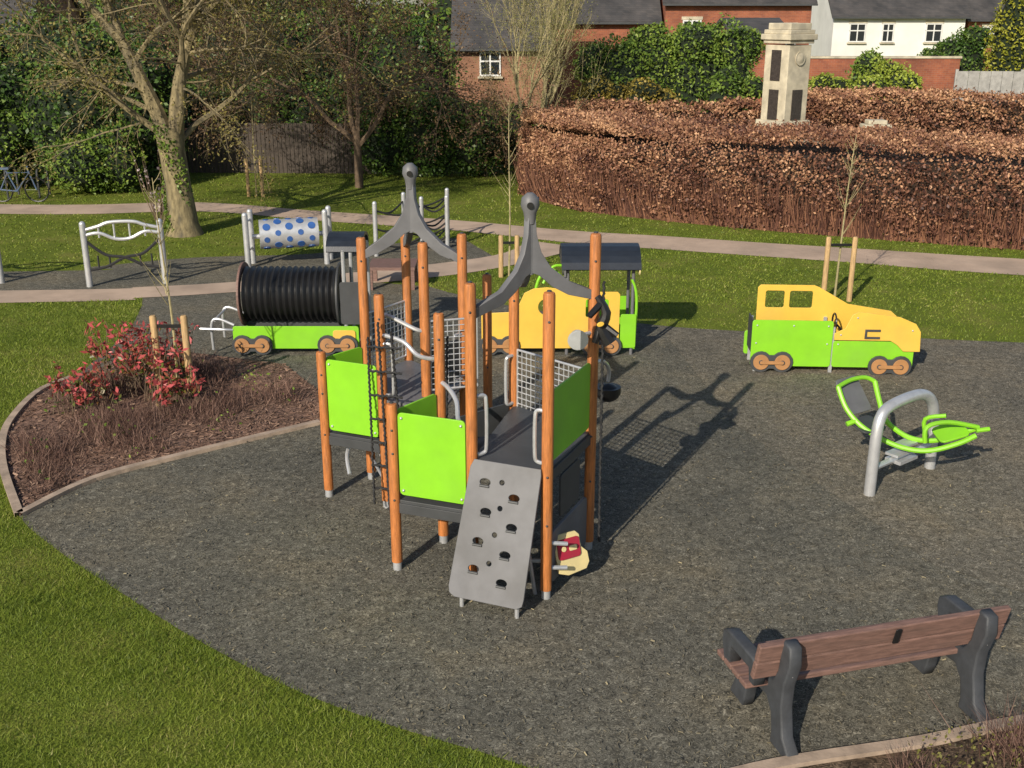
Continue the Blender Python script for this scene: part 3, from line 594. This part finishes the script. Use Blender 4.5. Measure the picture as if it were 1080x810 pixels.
def tree(name,base,trunk,limbs,depth,seed,bark,leaf,lsize,dens,spread=.6,upb=.08,ivy=0):
    G=group(name,(base[0],base[1],0)); rr=random.Random(seed); tb=TB(); tips=[]; B=Vector(base)
    tb.tube([B+Vector(t[:3]) for t in trunk],[t[3] for t in trunk],12,0,False)
    for (o,d,L,r) in limbs: grow(tb,tips,rr,B+Vector(o),Vector(d).normalized(),L,r,depth,spread,upb)
    tb.out('trunk_and_branches',bark,G)
    tp=np.array(tips); idx=RNG.integers(0,len(tp),int(dens)); C=tp[idx]+RNG.normal(size=(len(idx),3))*.14; leaves('foliage',C,lsize,leaf,G,.5,cl=.8)
    if ivy:
        z=RNG.uniform(0,2.6,ivy)**1.0; a=RNG.uniform(0,6.28,ivy); k=np.sin(a*2+z*2.2)>.1; z=z[k];a=a[k]; R=.31+RNG.uniform(0,.04,len(z)); leaves('ivy',np.stack([base[0]-.05-z*.04+R*np.cos(a),base[1]+R*np.sin(a),z],1),.07,M['midgreen'],G,.8)
    return G
M['dkgreen']=leafmat('evergreen_leaves',[(0,(.018,.04,.010)),(.45,(.05,.10,.018)),(.8,(.11,.17,.03)),(1,(.19,.24,.06))],0,.4)
M['midgreen']=leafmat('spring_green_leaves',[(0,(.04,.075,.014)),(.45,(.10,.165,.024)),(.8,(.17,.235,.036)),(1,(.25,.30,.06))],0,.45)
M['oliveleaf']=leafmat('olive_young_leaves',[(0,(.06,.045,.018)),(.5,(.15,.12,.035)),(1,(.26,.23,.07))],0)
M['brownbud']=leafmat('brown_buds',[(0,(.06,.032,.022)),(.5,(.13,.078,.042)),(1,(.22,.15,.065))],0)
tree('park_tree',(-7.81,25.8,0),[(0,0,0,.44),(0,0,.25,.34),(-.05,0,1.2,.29),(-.12,0,2.0,.30),(-.13,0,2.5,.33)],
 [((-.22,0,2.35),(-.10,.02,1),2.2,.20),((.02,0,2.35),(.12,-.05,1),2.4,.19),((.10,.05,2.2),(.75,.3,.75),2.2,.08),((-.28,0,2.3),(-.75,-.2,.9),2.0,.08),((0,.1,2.5),(.25,.6,.9),2.2,.10),((.1,-.1,2.4),(.6,-.3,1),2.4,.09)],5,17,M['bark'],M['oliveleaf'],.07,34000,.55,.02,2200)
tree('park_tree',(-4.6,33.0,0),[(0,0,0,.13),(0,0,1.5,.11)],[((0,0,1.4),(-.2,0,1),2.0,.09),((0,0,1.2),(.7,0,.8),2.0,.08),((0,0,1.3),(-.9,-.2,.7),2.0,.08),((0,0,1.3),(.2,.3,1),2.0,.08)],5,9,M['twig'],M['brownbud'],.07,30000,.8,-.06)
M['yolive']=leafmat('willow_leaves',[(0,(.12,.12,.035)),(.5,(.25,.25,.075)),(1,(.38,.38,.14))],.2)
tree('willow_tree',(.6,36.2,0),[(0,0,0,.16),(0,0,.8,.15)],[((0,0,.6),(-.35,0,1),2.0,.06),((0,0,.6),(.1,0,1),2.2,.06),((0,0,.6),(.45,0,1),2.0,.06),((0,0,.6),(.25,.3,1),2.1,.06),((0,0,.6),(-.15,-.3,1),2.1,.06),((0,0,.6),(.3,-.1,1),2.3,.06),((0,0,.6),(-.3,.1,1),2.2,.06)],5,21,M['twig2'],M['yolive'],.05,22000,.30,.35)

# ---------------------------------------------------------------- shrubs and hedges
M['lime']=leafmat('lime_leaves',[(0,(.08,.12,.015)),(.45,(.19,.25,.03)),(1,(.36,.40,.06))],0)
M['ygreen']=leafmat('conifer_leaves',[(0,(.08,.10,.01)),(.5,(.21,.22,.02)),(1,(.38,.36,.05))],0)
M['ochre']=leafmat('ochre_leaves',[(0,(.08,.07,.02)),(.5,(.22,.17,.03)),(1,(.40,.30,.06))],0)
M['copper']=leafmat('copper_beech_leaves',[(0,(.045,.02,.016)),(.3,(.14,.062,.042)),(.6,(.28,.135,.078)),(1,(.58,.34,.19))],0,.5)
shrub('ivy_shrubbery',rblobs(-19,-10.6,33,34.5,4.4,7,1.5,1),.14,M['dkgreen'],140)
shrub('evergreen_bush',rblobs(-13.0,-10.7,31.8,32.3,2.1,3,.85,2),.12,M['midgreen'],170)
shrub('evergreen_bush',rblobs(-17.0,-14.6,32.2,32.8,2.6,3,.95,22),.12,M['midgreen'],150)
shrub('dark_shrubs',rblobs(-10.5,-3.8,37.5,38.5,3.4,5,1.3,14),.14,M['dkgreen'],90)
shrub('laurel_hedge',rblobs(-4.3,-1.0,35,35.5,2.75,4,1.0,3),.12,M['dkgreen'],220)
shrub('shrub',rblobs(-1.4,.3,36,37,2.6,2,.8,4),.12,M['midgreen'],120)
shrub('flowering_shrub',rblobs(2.2,5.2,37.6,38.4,2.9,4,.8,5),.10,M['ochre'],190)
shrub('green_shrub',rblobs(3.2,8.0,39.5,41,4.7,4,1.35,6),.13,M['midgreen'],170)
shrub('green_shrub',rblobs(7.0,8.2,38,38.6,3.4,2,.9,7),.13,M['midgreen'],150)
shrub('lime_shrub',rblobs(11.0,14.8,42,43,3.2,5,.8,8),.13,M['lime'],170)
shrub('green_shrub',rblobs(13.4,14.8,44,44.5,4.1,1,.9,18),.13,M['midgreen'],130)
shrub('round_bush',rblobs(17.9,19.7,47.5,47.8,4.7,2,1.1,9),.14,M['dkgreen'],170)
shrub('conifer',[((19.3,44,3.2),(.95,.95,3.3)),((20.9,44,3.0),(.9,.9,3.0))],.13,M['ygreen'],190)
def hedge(name,front,back,h,n,size,mat,lean=.3,crown=0):
    F=[(p.x,p.y) for p in catmull([(x,y,0) for x,y in front],10)];B=[(p.x,p.y) for p in catmull([(x,y,0) for x,y in back],10)]
    F=np.array(F);B=np.array(B);G=group(name,(float(F[0,0]),float(F[0,1]),0)); m_=min(len(F),len(B)); F=F[:m_];B=B[:m_]
    ce=(F+B)/2; fi=F+(ce-F)/np.linalg.norm(ce-F,axis=1)[:,None]*(lean+.12); poly=[tuple(p) for p in fi]+[tuple(ce[i]+(B[i]-ce[i])*.93) for i in range(m_)][::-1]
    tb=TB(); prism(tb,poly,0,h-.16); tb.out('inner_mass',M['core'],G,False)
    t=RNG.uniform(0,m_-1.001,n); i=t.astype(int); f=(t-i)[:,None]; pf=F[i]*(1-f)+F[i+1]*f; pb=B[i]*(1-f)+B[i+1]*f
    kind=RNG.uniform(0,1,n); wdt=np.linalg.norm(pf-pb,axis=1); pt=wdt/(wdt+h+.6); q=RNG.uniform(0,1,n); z=np.zeros(n); pos=np.zeros((n,2))
    top=kind<pt; fr=(~top)&(kind<pt+(1-pt)*.85); bk=~(top|fr); inn=(pb-pf)/wdt[:,None]
    q[top]=q[top]*(1-lean/wdt[top])+lean/wdt[top]
    pos[top]=pf[top]*(1-q[top])[:,None]+pb[top]*q[top][:,None]; z[top]=h+crown*np.sin(np.pi*np.clip(q[top],0,1))
    zz=q**.8; pos[fr]=pf[fr]+inn[fr]*(lean*zz[fr]**4)[:,None]; z[fr]=zz[fr]*h; pos[bk]=pb[bk]; z[bk]=q[bk]*h
    k=n//14; C=np.concatenate([pos,z[:,None]],1); isf=np.concatenate([fr,np.zeros(k,bool)])
    e=np.zeros((k,3)); ee=RNG.uniform(0,1,k)[:,None]; end=np.where((RNG.uniform(0,1,k)<.7)[:,None],F[0]*ee+B[0]*(1-ee),F[-1]*ee+B[-1]*(1-ee)); e[:,:2]=end; e[:,2]=RNG.uniform(0,h,k); C=np.concatenate([C,e])
    nz=sn(C,1.1)*.12+sn(C,3.3,2)*.12+sn(C,9,1)*.06; edge=C[:,2]>=h-1e-6
    C[:,2]+=np.where(edge,nz+np.abs(RNG.normal(size=len(C)))*.08,0)+RNG.normal(size=len(C))*.04; C[:,0]+=RNG.normal(size=len(C))*.06; C[:,1]+=np.where(isf,nz*1.6,0)+RNG.normal(size=len(C))*.08; C[:,2]=np.maximum(C[:,2],.03)
    keep=~(isf&(C[:,2]<.7)&(RNG.uniform(0,1,len(C))>.35+C[:,2]*.9)); C=C[keep]
    ex=-.16+.26*np.clip(C[:,2]/h,0,1)**2+.20*sn(C,.45,4)  # top-lit look put into leaf colour: lighter with height, plus clump variation
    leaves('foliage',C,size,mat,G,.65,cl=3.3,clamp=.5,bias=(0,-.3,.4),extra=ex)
    n2=int(n*.03); t=RNG.uniform(0,m_-1.001,n2); i=t.astype(int); f=(t-i)[:,None]; pf=F[i]*(1-f)+F[i+1]*f; a=np.stack([pf[:,0],pf[:,1]+.05,np.zeros(n2)],1); tp=a+np.stack([RNG.normal(size=n2)*.15,RNG.normal(size=n2)*.08,RNG.uniform(.4,1.4,n2)],1); w_=np.array([.014,0,0])
    raw('stems',np.stack([a-w_,a+w_,tp],1).reshape(-1,3),3,RNG.uniform(0,.6,n2),mat,G)
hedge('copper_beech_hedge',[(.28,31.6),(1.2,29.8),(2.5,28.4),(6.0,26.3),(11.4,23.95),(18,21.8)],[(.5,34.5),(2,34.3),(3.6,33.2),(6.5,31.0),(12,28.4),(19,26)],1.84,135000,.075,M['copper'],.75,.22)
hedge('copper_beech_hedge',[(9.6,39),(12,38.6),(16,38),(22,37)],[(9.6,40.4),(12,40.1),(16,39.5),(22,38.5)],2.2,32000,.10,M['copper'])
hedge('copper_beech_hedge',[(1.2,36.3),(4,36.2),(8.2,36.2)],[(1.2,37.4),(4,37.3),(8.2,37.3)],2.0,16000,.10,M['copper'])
M['redleaf']=leafmat('photinia_leaves',[(0,(.05,.06,.014)),(.4,(.13,.15,.03)),(.55,(.28,.07,.05)),(1,(.58,.11,.12))],.2,.35)
def photinia(name,c,rad,n,h,seed):
    rr=random.Random(seed); G=group(name,(c[0],c[1],0)); tb=TB(); C=[];
    for i in range(n):
        a=rr.uniform(0,6.28); q=rad*math.sqrt(rr.random()); x=c[0]+q*math.cos(a); y=c[1]+q*math.sin(a)*.8; hh=h*rr.uniform(.45,1.1); lx=rr.gauss(0,.2)*hh; ly=rr.gauss(0,.2)*hh
        p0=Vector((x,y,0));p1=Vector((x+lx,y+ly,hh)); tb.tube([p0,p0.lerp(p1,.5)+Vector((rr.gauss(0,.02),0,0)),p1],[.008,.004],4)
        for k in range(12):
            t=1-abs(rr.gauss(0,.25)); b_=p0.lerp(p1,max(.15,t)); C.append((b_.x+rr.gauss(0,.04),b_.y+rr.gauss(0,.04),b_.z+rr.gauss(0,.025),t))
    tb.out('stems',M['twig'],G); C=np.array(C); N=len(C); o=leaves('foliage',C[:,:3],.10,M['redleaf'],G,.40,bias=(0,-.3,.4))
    o.data.attributes['rnd'].data.foreach_set('value',np.clip((C[:,3]-.25)*1.15+RNG.normal(size=N)*.2,0,1).astype(np.float32))
photinia('red_leaf_shrub',(-5.15,14.5),.65,90,.90,1); photinia('red_leaf_shrub',(-5.75,13.7),.40,28,.55,2); photinia('red_leaf_shrub',(-4.55,13.8),.35,24,.5,3)
M['deadtwig']=leafmat('dry_heather',[(0,(.05,.028,.024)),(.5,(.16,.09,.07)),(1,(.34,.22,.17))],.1,.9)
def heather(name,poly,bb,n,h,w,thr=.25):
    x=RNG.uniform(bb[0],bb[1],n);y=RNG.uniform(bb[2],bb[3],n);k=inside(poly,x,y)&(np.sin(x*3.1+1+np.sin(y*2))*np.sin(y*2.7+x)+RNG.uniform(-.35,.5,n)>thr); x=x[k];y=y[k];n=len(x)
    C=np.stack([x,y,np.zeros(n)],1); hh=h*(.6+.4*np.sin(x*2.3)*np.cos(y*2.9))*RNG.uniform(.3,1.2,n); d=RNG.normal(size=(n,2))*.5*hh[:,None]; top=C+np.stack([d[:,0],d[:,1],hh],1)
    a=RNG.uniform(0,3.14,n); q=np.stack([np.cos(a),np.sin(a),np.zeros(n)],1)*w; c2=C+(top-C)*RNG.uniform(0,.5,n)[:,None]
    V=np.stack([c2-q,c2+q,top],1).reshape(-1,3); return raw(name,V,3,RNG.uniform(0,1,n),M['deadtwig'])
inner=[(-5.2,10.9),(-5.7,11.7),(-6.15,12.6),(-6.35,13.4),(-6.3,14.6),(-5.4,15.6),(-3.6,15.2),(-2.9,14.0),(-3.0,13.3),(-3.9,12.5),(-4.9,11.7)]
heather('dry_shrubs',inner,(-6.5,-2.5,10.6,16),40000,.36,.004,.16)
bp=[(2.7,6.45),(3.9,6.75),(5,7.0),(5,5.6),(2.6,5.6)]
heather('dry_shrubs',bp,(2.6,5,5.6,7.1),22000,.36,.003,-.2)
C=np.stack([RNG.uniform(2.75,4.4,900),RNG.uniform(5.9,6.7,900),RNG.uniform(.05,.33,900)],1); C=C[inside(bp,C[:,0],C[:,1])]; leaves('bud_leaves',C,.03,M['bud'])
n=1500; C=np.stack([RNG.uniform(-6.5,-2.6,n),RNG.uniform(10.8,15.5,n),RNG.uniform(.02,.25,n)],1); C=C[inside(inner,C[:,0],C[:,1])&(np.sin(C[:,0]*4)*np.sin(C[:,1]*3.3)>.2)]; leaves('low_green_plants',C,.05,M['midgreen'])

# ---------------------------------------------------------------- memorial
G=group('war_memorial',(8.0,33,0),math.radians(34),True)
tb=TB(); tb.box((0,0,.55),(3.0,3.0,1.1)); tb.box((0,0,1.3),(2.2,2.2,.45)); tb.box((0,0,1.66),(1.45,1.45,.30)); tb.out('steps',M['stone'],G,False,.02)
tb=TB(); tb.box((0,0,1.90),(1.12,1.12,.20)); tb.box((0,0,3.05),(.92,.92,2.12)); tb.box((0,0,4.20),(1.02,1.02,.10)); tb.box((0,0,4.33),(1.14,1.14,.16)); tb.box((0,0,4.47),(1.02,1.02,.12)); tb.box((0,0,4.62),(.86,.86,.18)); tb.out('pillar',M['stone'],G,False,.02)
tb=TB()
for z in (2.45,3.55): tb.box((-.47,0,z),(.03,.36,.85)); tb.box((0,-.47,z),(.40,.03,.85)) if z<3 else None
tb.out('name_plaques',M['bronze'],G,False); tb=TB(); tb.tube([(0,-.47,3.75),(0,-.50,3.75)],.2,20); tb.tube([(0,-.50,3.75),(0,-.54,3.75)],[.15,.05],16); tb.out('carved_wreath',M['stone'],G)
G=group('stone_urn',(10.6,32.5,0)); tb=TB(); tb.box((10.6,32.5,.9),(.45,.45,1.8)); tb.box((10.6,32.5,1.86),(.8,.5,.12)); tb.box((10.6,32.5,1.98),(.55,.4,.12)); tb.out('block',M['stone'],G,False,.02)

# ---------------------------------------------------------------- fences, walls, buildings
def fence(name,a,b_,h,mat,bw=.12,post=True):
    G=group(name,(a[0],a[1],0)); A=Vector((*a,0));B=Vector((*b_,0)); L=(B-A).length; n=int(L/(bw+.012)); rz=math.atan2(B.y-A.y,B.x-A.x); tb=TB(); rr=random.Random(3)
    for i in range(n): p=A.lerp(B,(i+.5)/n); tb.box((p.x,p.y,h/2),(bw,.02,h+rr.uniform(-.02,.02)),rz)
    nv=Vector((-math.sin(rz),math.cos(rz),0))
    for z in (.3,h-.3): c=(A+B)/2+nv*.035; tb.box((c.x,c.y,z),(L,.04,.08),rz)
    for i in range(int(L/2.4)+1): p=A+(B-A).normalized()*i*2.4+nv*.1; tb.box((p.x,p.y,h/2+.03),(.1,.08,h+.06),rz)
    tb.out('boards',mat,G,False)
fence('wooden_fence',(-11.5,36.2),(-4.4,35.9),1.6,M['fence']); fence('panel_fence',(17.0,43.2),(24,42.5),2.85,M['pfence'],.4)
G=group('brick_wall',(11,46,0)); tb=TB(); tb.box((14.4,46,1.6),(7.4,.25,3.2)); tb.out('wall',M['brick'],G,False); tb=TB(); tb.box((14.4,46,3.24),(7.5,.34,.08)); tb.out('coping',M['stone'],G,False)
def house(name,x0,x1,y0,y1,eave,ridge,wall,roof,wins,chim=[],rz=0):
    G=group(name,((x0+x1)/2,(y0+y1)/2,0),0,False); tb=TB(); tb.box(((x0+x1)/2,(y0+y1)/2,eave/2),(x1-x0,y1-y0,eave)); yc=(y0+y1)/2
    for x in (x0,x1):
        b0=len(tb.v); tb.v+= [Vector((x,y0,eave)),Vector((x,y1,eave)),Vector((x,yc,ridge-.05))]; tb.f.append((b0,b0+1,b0+2))
    tb.out('walls',M[wall],G,False); tb=TB(); ov=.3; th=.12; k=(ridge-eave)/(yc-y0)
    for sgn,ye in ((-1,y0-ov),(1,y1+ov)):
        ze=eave-k*ov; b0=len(tb.v)
        for x in (x0-.2,x1+.2): tb.v+= [Vector((x,ye,ze)),Vector((x,yc,ridge)),Vector((x,yc,ridge+th)),Vector((x,ye,ze+th))]
        tb.f+= [(b0,b0+1,b0+2,b0+3),(b0+4,b0+7,b0+6,b0+5),(b0+3,b0+2,b0+6,b0+7),(b0,b0+4,b0+5,b0+1),(b0,b0+3,b0+7,b0+4)]
    tb.out('roof',M[roof],G,False); tb=TB(); tg=TB(); ts=TB()
    for (x,z,w,h) in wins:
        for dx in (-w/2,w/2,0): tb.box((x+dx,y0-.03,z),(.07,.08,h))
        for dz in (-h/2,h/2,h*.12): tb.box((x,y0-.034,z+dz),(w+.07,.08,.07))
        tg.box((x,y0-.01,z),(w,.03,h)); ts.box((x,y0-.07,z-h/2-.09),(w+.25,.18,.09)); ts.box((x,y0-.02,z+h/2+.13),(w+.2,.06,.16))
    if wins: tb.out('window_frames',M['frame'],G,False); tg.out('window_glass',M['glass'],G,False); ts.out('sills_and_lintels',M['stone'],G,False)
    tb=TB(); tb.box(((x0+x1)/2,y0-ov-.05,eave-k*ov+.02),(x1-x0+.4,.1,.1)); tb.out('gutter',M['dgrey'],G,False)
    if chim:
        tb=TB()
        for x in chim: tb.box((x,yc,ridge+.4),(.9,.6,1.6)); 
        tb.out('chimneys',M[wall if wall!='white' else 'brick'],G,False)
        tb=TB()
        for x in chim: tb.tube([(x-.2,yc,ridge+1.2),(x-.2,yc,ridge+1.5)],.1,8); tb.tube([(x+.2,yc,ridge+1.2),(x+.2,yc,ridge+1.5)],.1,8)
        tb.out('chimney_pots',M['orange'],G)
house('terraced_house',21.0,29.6,75,83,4.75,8,'white','tiles',[(22.6,3.6,1.0,1.1),(24.6,3.6,.7,1.1),(27.6,3.6,1.0,1.1)],[22,28])
house('terraced_house',30.0,44,75.5,83.5,4.6,8.2,'brick','tiles',[(31.5,3.4,1,1.1),(34.5,3.4,1,1.1)],[33])
house('brick_house',8.0,15.6,60,67,5.5,8.2,'brick','tiles',[(9.4,4.0,.9,1.0),(14.4,3.7,.9,1.0)],[9,14])
house('brick_outbuilding',9.4,11.6,48.5,53,4.1,4.6,'brick','tiles',[])
house('brick_house',-2.6,1.6,52,58,3.6,6.5,'brick2','tiles',[(-1.0,2.7,.9,1.0)],[-1])
house('brick_house',1.9,7.6,60,66,4.6,7.0,'brick','tiles',[],[5])
house('brick_house',-30,-21.2,50,57,4.3,7.5,'brick2','tiles',[(-22.4,3.2,1.2,1.0)],[-25])
house('terraced_house',-1,7,82,90,5.4,9,'brick','tiles',[(1,4.2,1.1,1.2),(4,4.2,1.1,1.2)],[0,5])
rr=random.Random(5)
B=[((x+rr.uniform(-2,2),rr.uniform(94,100),rr.uniform(2.5,4.5)),(rr.uniform(3,5),3,rr.uniform(3.5,6))) for x in range(-66,70,5)]
shrub('distant_trees',B,.5,M['midgreen'],9)
B=[((x+rr.uniform(-1,1),rr.uniform(42,45),2.0),(rr.uniform(1.5,2.2),1.5,rr.uniform(2.4,3.6))) for x in (-24,-21.5,-19,-17,-15,-13,-11,-9,-7,-5,-3.5)]
shrub('background_shrubs',B,.18,M['dkgreen'],60)
tree('park_tree',(-9.5,38.5,0),[(0,0,0,.14),(0,0,1.3,.12)],[((0,0,1.2),(-.4,0,1),1.9,.08),((0,0,1.2),(.5,0,.9),1.9,.08),((0,0,1.2),(.1,-.4,.9),1.9,.08)],5,41,M['twig'],M['brownbud'],.08,9000,.8,-.02)

# ---------------------------------------------------------------- bicycle + stand, blossom
M['bikeblue']=mk('bicycle_paint',(.08,.12,.2),.35,.1)
G=group('bicycle',(-13.9,30.4,0)); tb=TB(); yb=30.4; X0=-14.2
for cx in (X0,X0+1.0):
    for i in range(20): a=i*math.pi/10;b_=(i+1)*math.pi/10; tb.tube([(cx+.33*math.cos(a),yb,.34+.33*math.sin(a)),(cx+.33*math.cos(b_),yb,.34+.33*math.sin(b_))],.022,5)
    for i in range(8): a=i*math.pi/4; tb.tube([(cx,yb,.34),(cx+.33*math.cos(a),yb,.34+.33*math.sin(a))],.005,3)
tb.out('wheels',M['black'],G); tb=TB()
tb.tube([(X0,yb,.34),(X0+.25,yb,.8),(X0+.85,yb,.82),(X0+.45,yb,.3),(X0,yb,.34)],.024,6); tb.tube([(X0+.45,yb,.3),(X0+.2,yb,.9)],.022,6); tb.tube([(X0+1,yb,.34),(X0+.8,yb,.95),(X0+.9,yb-.2,1.0)],.022,6); tb.box((X0+.2,yb,.93),(.24,.13,.06)); tb.out('frame',M['bikeblue'],G)
G=group('bicycle_stand',(-14,31.0,0)); tb=TB()
for x in (-15.2,-14.3,-13.4): tb.tube([(x,31.0,0),(x,31.0,.7),(x,31.15,.8),(x,31.55,.8),(x,31.7,.7),(x,31.7,0)],.03,8,4)
tb.out('hoops',M['dgrey'],G)
M['blossom']=leafmat('blossom',[(0,(.5,.35,.38)),(1,(.8,.72,.72))],.3)
G=group('blossom_shrub',(-8.6,26.4,0)); rr=random.Random(8); tb=TB(); C=[]
for i in range(18):
    p=Vector((-8.6,26.4,0)); e=p+Vector((rr.gauss(0,.35),rr.gauss(0,.2),rr.uniform(1,2.2))); tb.tube([p,(p+e)/2+Vector((rr.gauss(0,.08),0,0)),e],[.014,.004],4); C+= [tuple(p.lerp(e,rr.uniform(.45,1))) for k in range(4)]
tb.out('stems',M['twig'],G); leaves('blossom',np.array(C),.08,M['blossom'],G,.8)

# ---------------------------------------------------------------- light, world, camera
EL=math.radians(29); AZ=math.radians(28)
sd=bpy.data.lights.new('sun','SUN'); sd.energy=5.0; sd.angle=math.radians(.5); sd.color=(1,.91,.76); so=bpy.data.objects.new('sun',sd); COL.objects.link(so)
dirv=Vector((math.sin(AZ)*math.cos(EL),math.cos(AZ)*math.cos(EL),-math.sin(EL))); so.rotation_euler=dirv.to_track_quat('-Z','Y').to_euler(); so.location=(-10,-20,20)
w=bpy.data.worlds.new('World'); scene.world=w; w.use_nodes=True; nt=w.node_tree; bg=nt.nodes['Background']; sk=nn(nt,'ShaderNodeTexSky'); sk.sky_type='NISHITA'; sk.sun_disc=False; sk.sun_elevation=EL; sk.sun_rotation=math.radians(208)
nt.links.new(sk.outputs[0],bg.inputs[0]); bg.inputs[1].default_value=.10
cd=bpy.data.cameras.new('camera'); co=bpy.data.objects.new('camera',cd); COL.objects.link(co); co.location=(0,0,5.1); co.rotation_euler=(math.radians(71),0,0); cd.sensor_width=36; cd.lens=36*1150/1080; cd.clip_end=1000; scene.camera=co
scene.view_settings.view_transform='Standard'; scene.view_settings.look='None'; scene.view_settings.exposure=0
